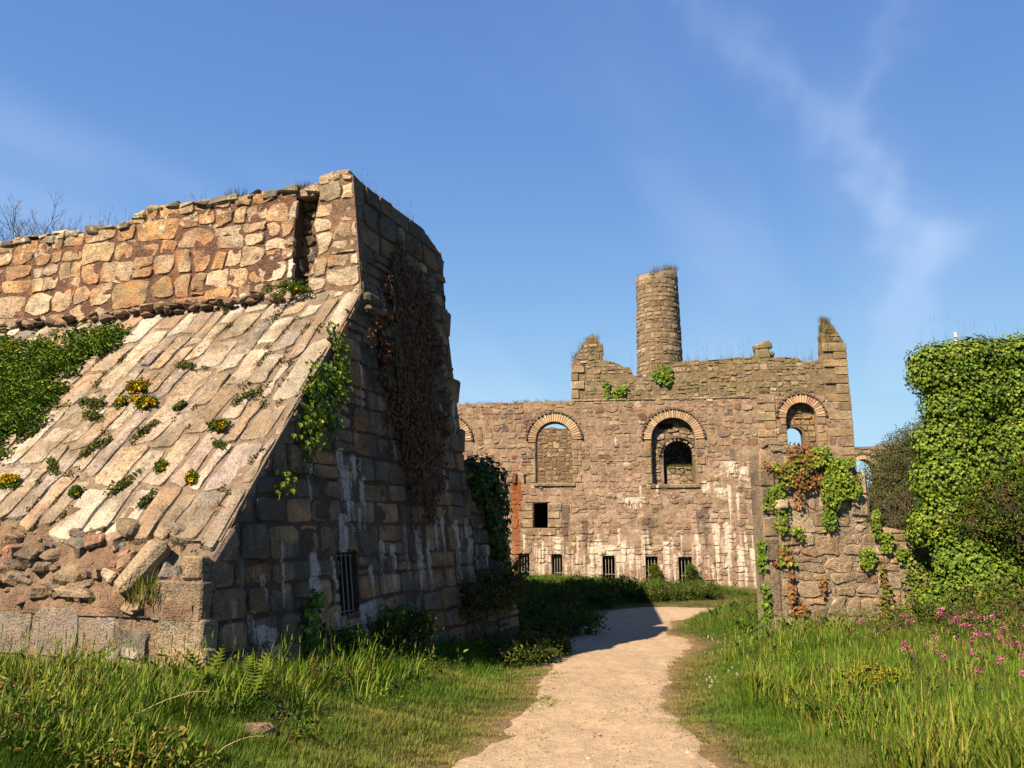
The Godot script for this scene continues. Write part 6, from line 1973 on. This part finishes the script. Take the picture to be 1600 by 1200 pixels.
# ---------------------------------------------------------------- sky
func sky_image() -> Image:
	var w := 2048
	var h := 1024
	var im := Image.create_empty(w, h, false, Image.FORMAT_RGBF)
	var cn := FastNoiseLite.new()
	cn.seed = 31
	cn.noise_type = FastNoiseLite.TYPE_SIMPLEX_SMOOTH
	cn.fractal_octaves = 5
	cn.frequency = 1.0
	# the wisp's line: azimuth right of straight ahead, height, width, strength
	var wisps := [[[12.0, 39.0, 2.5, 0.2], [17.9, 33.6, 2.4, 0.4], [23.9, 27.8, 2.0, 0.55], [26.9, 22.7, 2.0, 0.85], [29.3, 19.0, 2.5, 1.2], [28.1, 15.0, 2.2, 0.85], [27.5, 9.0, 2.5, 0.4]], [[32.0, 40.0, 1.6, 0.12], [29.1, 32.5, 1.5, 0.28], [26.1, 27.8, 1.5, 0.4], [25.6, 24.5, 1.5, 0.1]]]
	for y in h:
		var el := 90.0 - 180.0 * (y + 0.5) / h
		var s := maxf(sin(deg_to_rad(el)), 0.0)
		var base := Color(0.1 + 0.8 * exp(-s * 5.7), 0.2 + 1.02 * exp(-s * 4.5), 0.38 + 0.8 * exp(-s * 1.9))
		base = Color(base.r / pow(1.0 + pow(base.r / 0.6, 4.0), 0.25), base.g / pow(1.0 + pow(base.g / 0.85, 6.0), 0.167), base.b / pow(1.0 + pow(base.b / 1.05, 8.0), 0.125)) / (SKY_ENERGY * EXPOSURE)
		if el < 0: base = base.lerp(Color(0.2, 0.2, 0.18), clampf(-el / 4.0, 0, 1))
		for x in w:
			var c := base
			if el > 0:
				var az := 360.0 * (x + 0.5) / w
				if az > 180.0: az -= 360.0
				var a := deg_to_rad(az)
				var d := Vector3(sin(a) * cos(deg_to_rad(el)), s, -cos(a) * cos(deg_to_rad(el)))
				var p := d / (s + 0.25)
				var thin := cn.get_noise_3d(p.x * 0.8 + p.z * 0.5, p.y * 0.5, p.z * 0.35)
				var k := 0.22 * smoothstep(0.05, 0.6, thin)
				if az > 2 and az < 46 and el > 8 and el < 40:
					for line in wisps:
						for j in line.size() - 1:
							if el <= line[j][1] and el > line[j + 1][1]:
								var q: float = (line[j][1] - el) / (line[j][1] - line[j + 1][1])
								var wob := 1.1 * cn.get_noise_2d(az * 0.2, el * 0.25) + 0.35 * cn.get_noise_2d(az * 0.4, el * 0.35)
								var off: float = (az - lerpf(line[j][0], line[j + 1][0], q) + wob * 1.5) / lerpf(line[j][2], line[j + 1][2], q)
								var fib := 0.7 + 0.4 * cn.get_noise_2d(az * 0.22 - el * 0.12, el * 0.05) + 0.12 * cn.get_noise_2d(az * 0.5 + el * 0.3, el * 0.3)
								var power := lerpf(line[j][3], line[j + 1][3], q)
								k += power * exp(-off * off * 1.7) * fib * 0.33
								k += 0.1 * power * exp(-off * off * 0.25)
				c = base.lerp(Color(0.62, 0.76, 1.0), clampf(k, 0, 1))
			im.set_pixel(x, y, c)
	return im

func materials() -> void:
	var rough := grain(512, 11, 0.42, 0.75, 0.27, 0.5, 0.14)
	var gran := grain(512, 21, 0.4, 0.95, 0.31, 0.38, 0.16)
	var soil := grain(512, 31, 0.4, 0.7, 0.25, 0.6, 0.1)
	M.rubble = surf(rough, 1.5, 2.4)
	M.rubble_dull = surf(rough, 1.3, 2.0)
	M.granite = surf(gran, 1.1, 2.2)
	M.mortar = surf(soil, 0.9, 4.0, 0.97)
	M.gravel = surf(grain(512, 41, 0.25, 0.6, 0.22, 0.7, 0.08), 0.7, 0.8, 0.95, Color.WHITE * (TONE / STONE_TONE))
	M.soil = surf(soil, 0.8, 2.0, 0.97)
	M.plain = flat(Color.WHITE, 0.9)
	M.plain.vertex_color_use_as_albedo = true
	M.iron = flat(Color.WHITE, 0.6)
	M.iron.vertex_color_use_as_albedo = true
	M.leaf = leafy(Color(0.5, 0.6, 0.1))
	M.leaf_gloss = leafy(Color(0.35, 0.45, 0.08), 0.5)
	M.leaf_dull = leafy(Color(0.05, 0.05, 0.03), 0.9)
	M.ivy_leaf = leaf_mesh(M.leaf_gloss, 1.0, true)
	M.dead_leaf = leaf_mesh(M.leaf_dull, 1.0, true)
	M.sprig = sprig_mesh(M.leaf, 9, 0.055, 0.09, 3, 0.27)
	M.sprig_fine = sprig_mesh(M.leaf, 10, 0.05, 0.1, 4, 0.2)
	M.sprig_small = sprig_mesh(M.leaf, 6, 0.035, 0.03, 5, 0.3)
	M.bramble = sprig_mesh(M.leaf, 8, 0.06, 0.1, 6, 0.31)
	M.petals = sprig_mesh(M.leaf, 7, 0.028, 0.006, 7, 0.45)
	M.turf = tuft_mesh(M.leaf, 13, 0.35, 0.25, 0.012, 1)
	M.tuft = tuft_mesh(M.leaf, 13, 0.3, 0.3, 0.011, 2)
	M.tall = tuft_mesh(M.leaf, 12, 0.3, 0.3, 0.012, 3, 1)
	M.long = tuft_mesh(M.leaf, 11, 0.22, 0.75, 0.014, 9, 1)
	M.stalks = tuft_mesh(M.leaf, 4, 0.25, 0.25, 0.012, 8, 2)

func _ready() -> void:
	rng.seed = 20240611
	nz.seed = 7
	nz.noise_type = FastNoiseLite.TYPE_SIMPLEX_SMOOTH
	nz.frequency = 0.25
	nz.fractal_octaves = 2
	nf.seed = 17
	nf.noise_type = FastNoiseLite.TYPE_SIMPLEX_SMOOTH
	nf.frequency = 0.06
	nf.fractal_octaves = 3

	var cam := Camera3D.new()
	cam.name = "camera"
	cam.fov = 53.0
	cam.near = 0.1
	cam.far = 3000
	cam.position = cam_at
	cam.rotation.x = cam_pitch
	add_child(cam)
	cam.current = true

	var sky_mat := PanoramaSkyMaterial.new()
	sky_mat.panorama = ImageTexture.create_from_image(sky_image())
	var sky := Sky.new()
	sky.sky_material = sky_mat
	var env := Environment.new()
	env.background_mode = Environment.BG_SKY
	env.sky = sky
	env.background_energy_multiplier = SKY_ENERGY
	env.tonemap_mode = Environment.TONE_MAPPER_LINEAR
	env.tonemap_exposure = EXPOSURE
	env.sdfgi_enabled = true
	env.ssao_enabled = true
	env.ssil_enabled = true
	var we := WorldEnvironment.new()
	we.name = "environment"
	we.environment = env
	add_child(we)

	var sun := DirectionalLight3D.new()
	sun.name = "sun"
	sun.light_energy = SUN_ENERGY
	sun.light_color = Color(1.0, 0.885, 0.74)
	sun.light_angular_distance = 0.5
	sun.shadow_enabled = true
	# from behind the eye on the left
	var high := deg_to_rad(42.5)
	var round_ := deg_to_rad(50.0)
	sun.look_at_from_position(Vector3.ZERO, Vector3(cos(high) * cos(round_), -sin(high), -cos(high) * sin(round_)))
	add_child(sun)

	materials()
	build_ground()
	build_left()
	build_far()
	build_stack()
	build_back_arch()
	build_right()
	build_plants_left()
	build_plants_right()
	build_plants_far()
	build_grass()
	build_bank_plants()
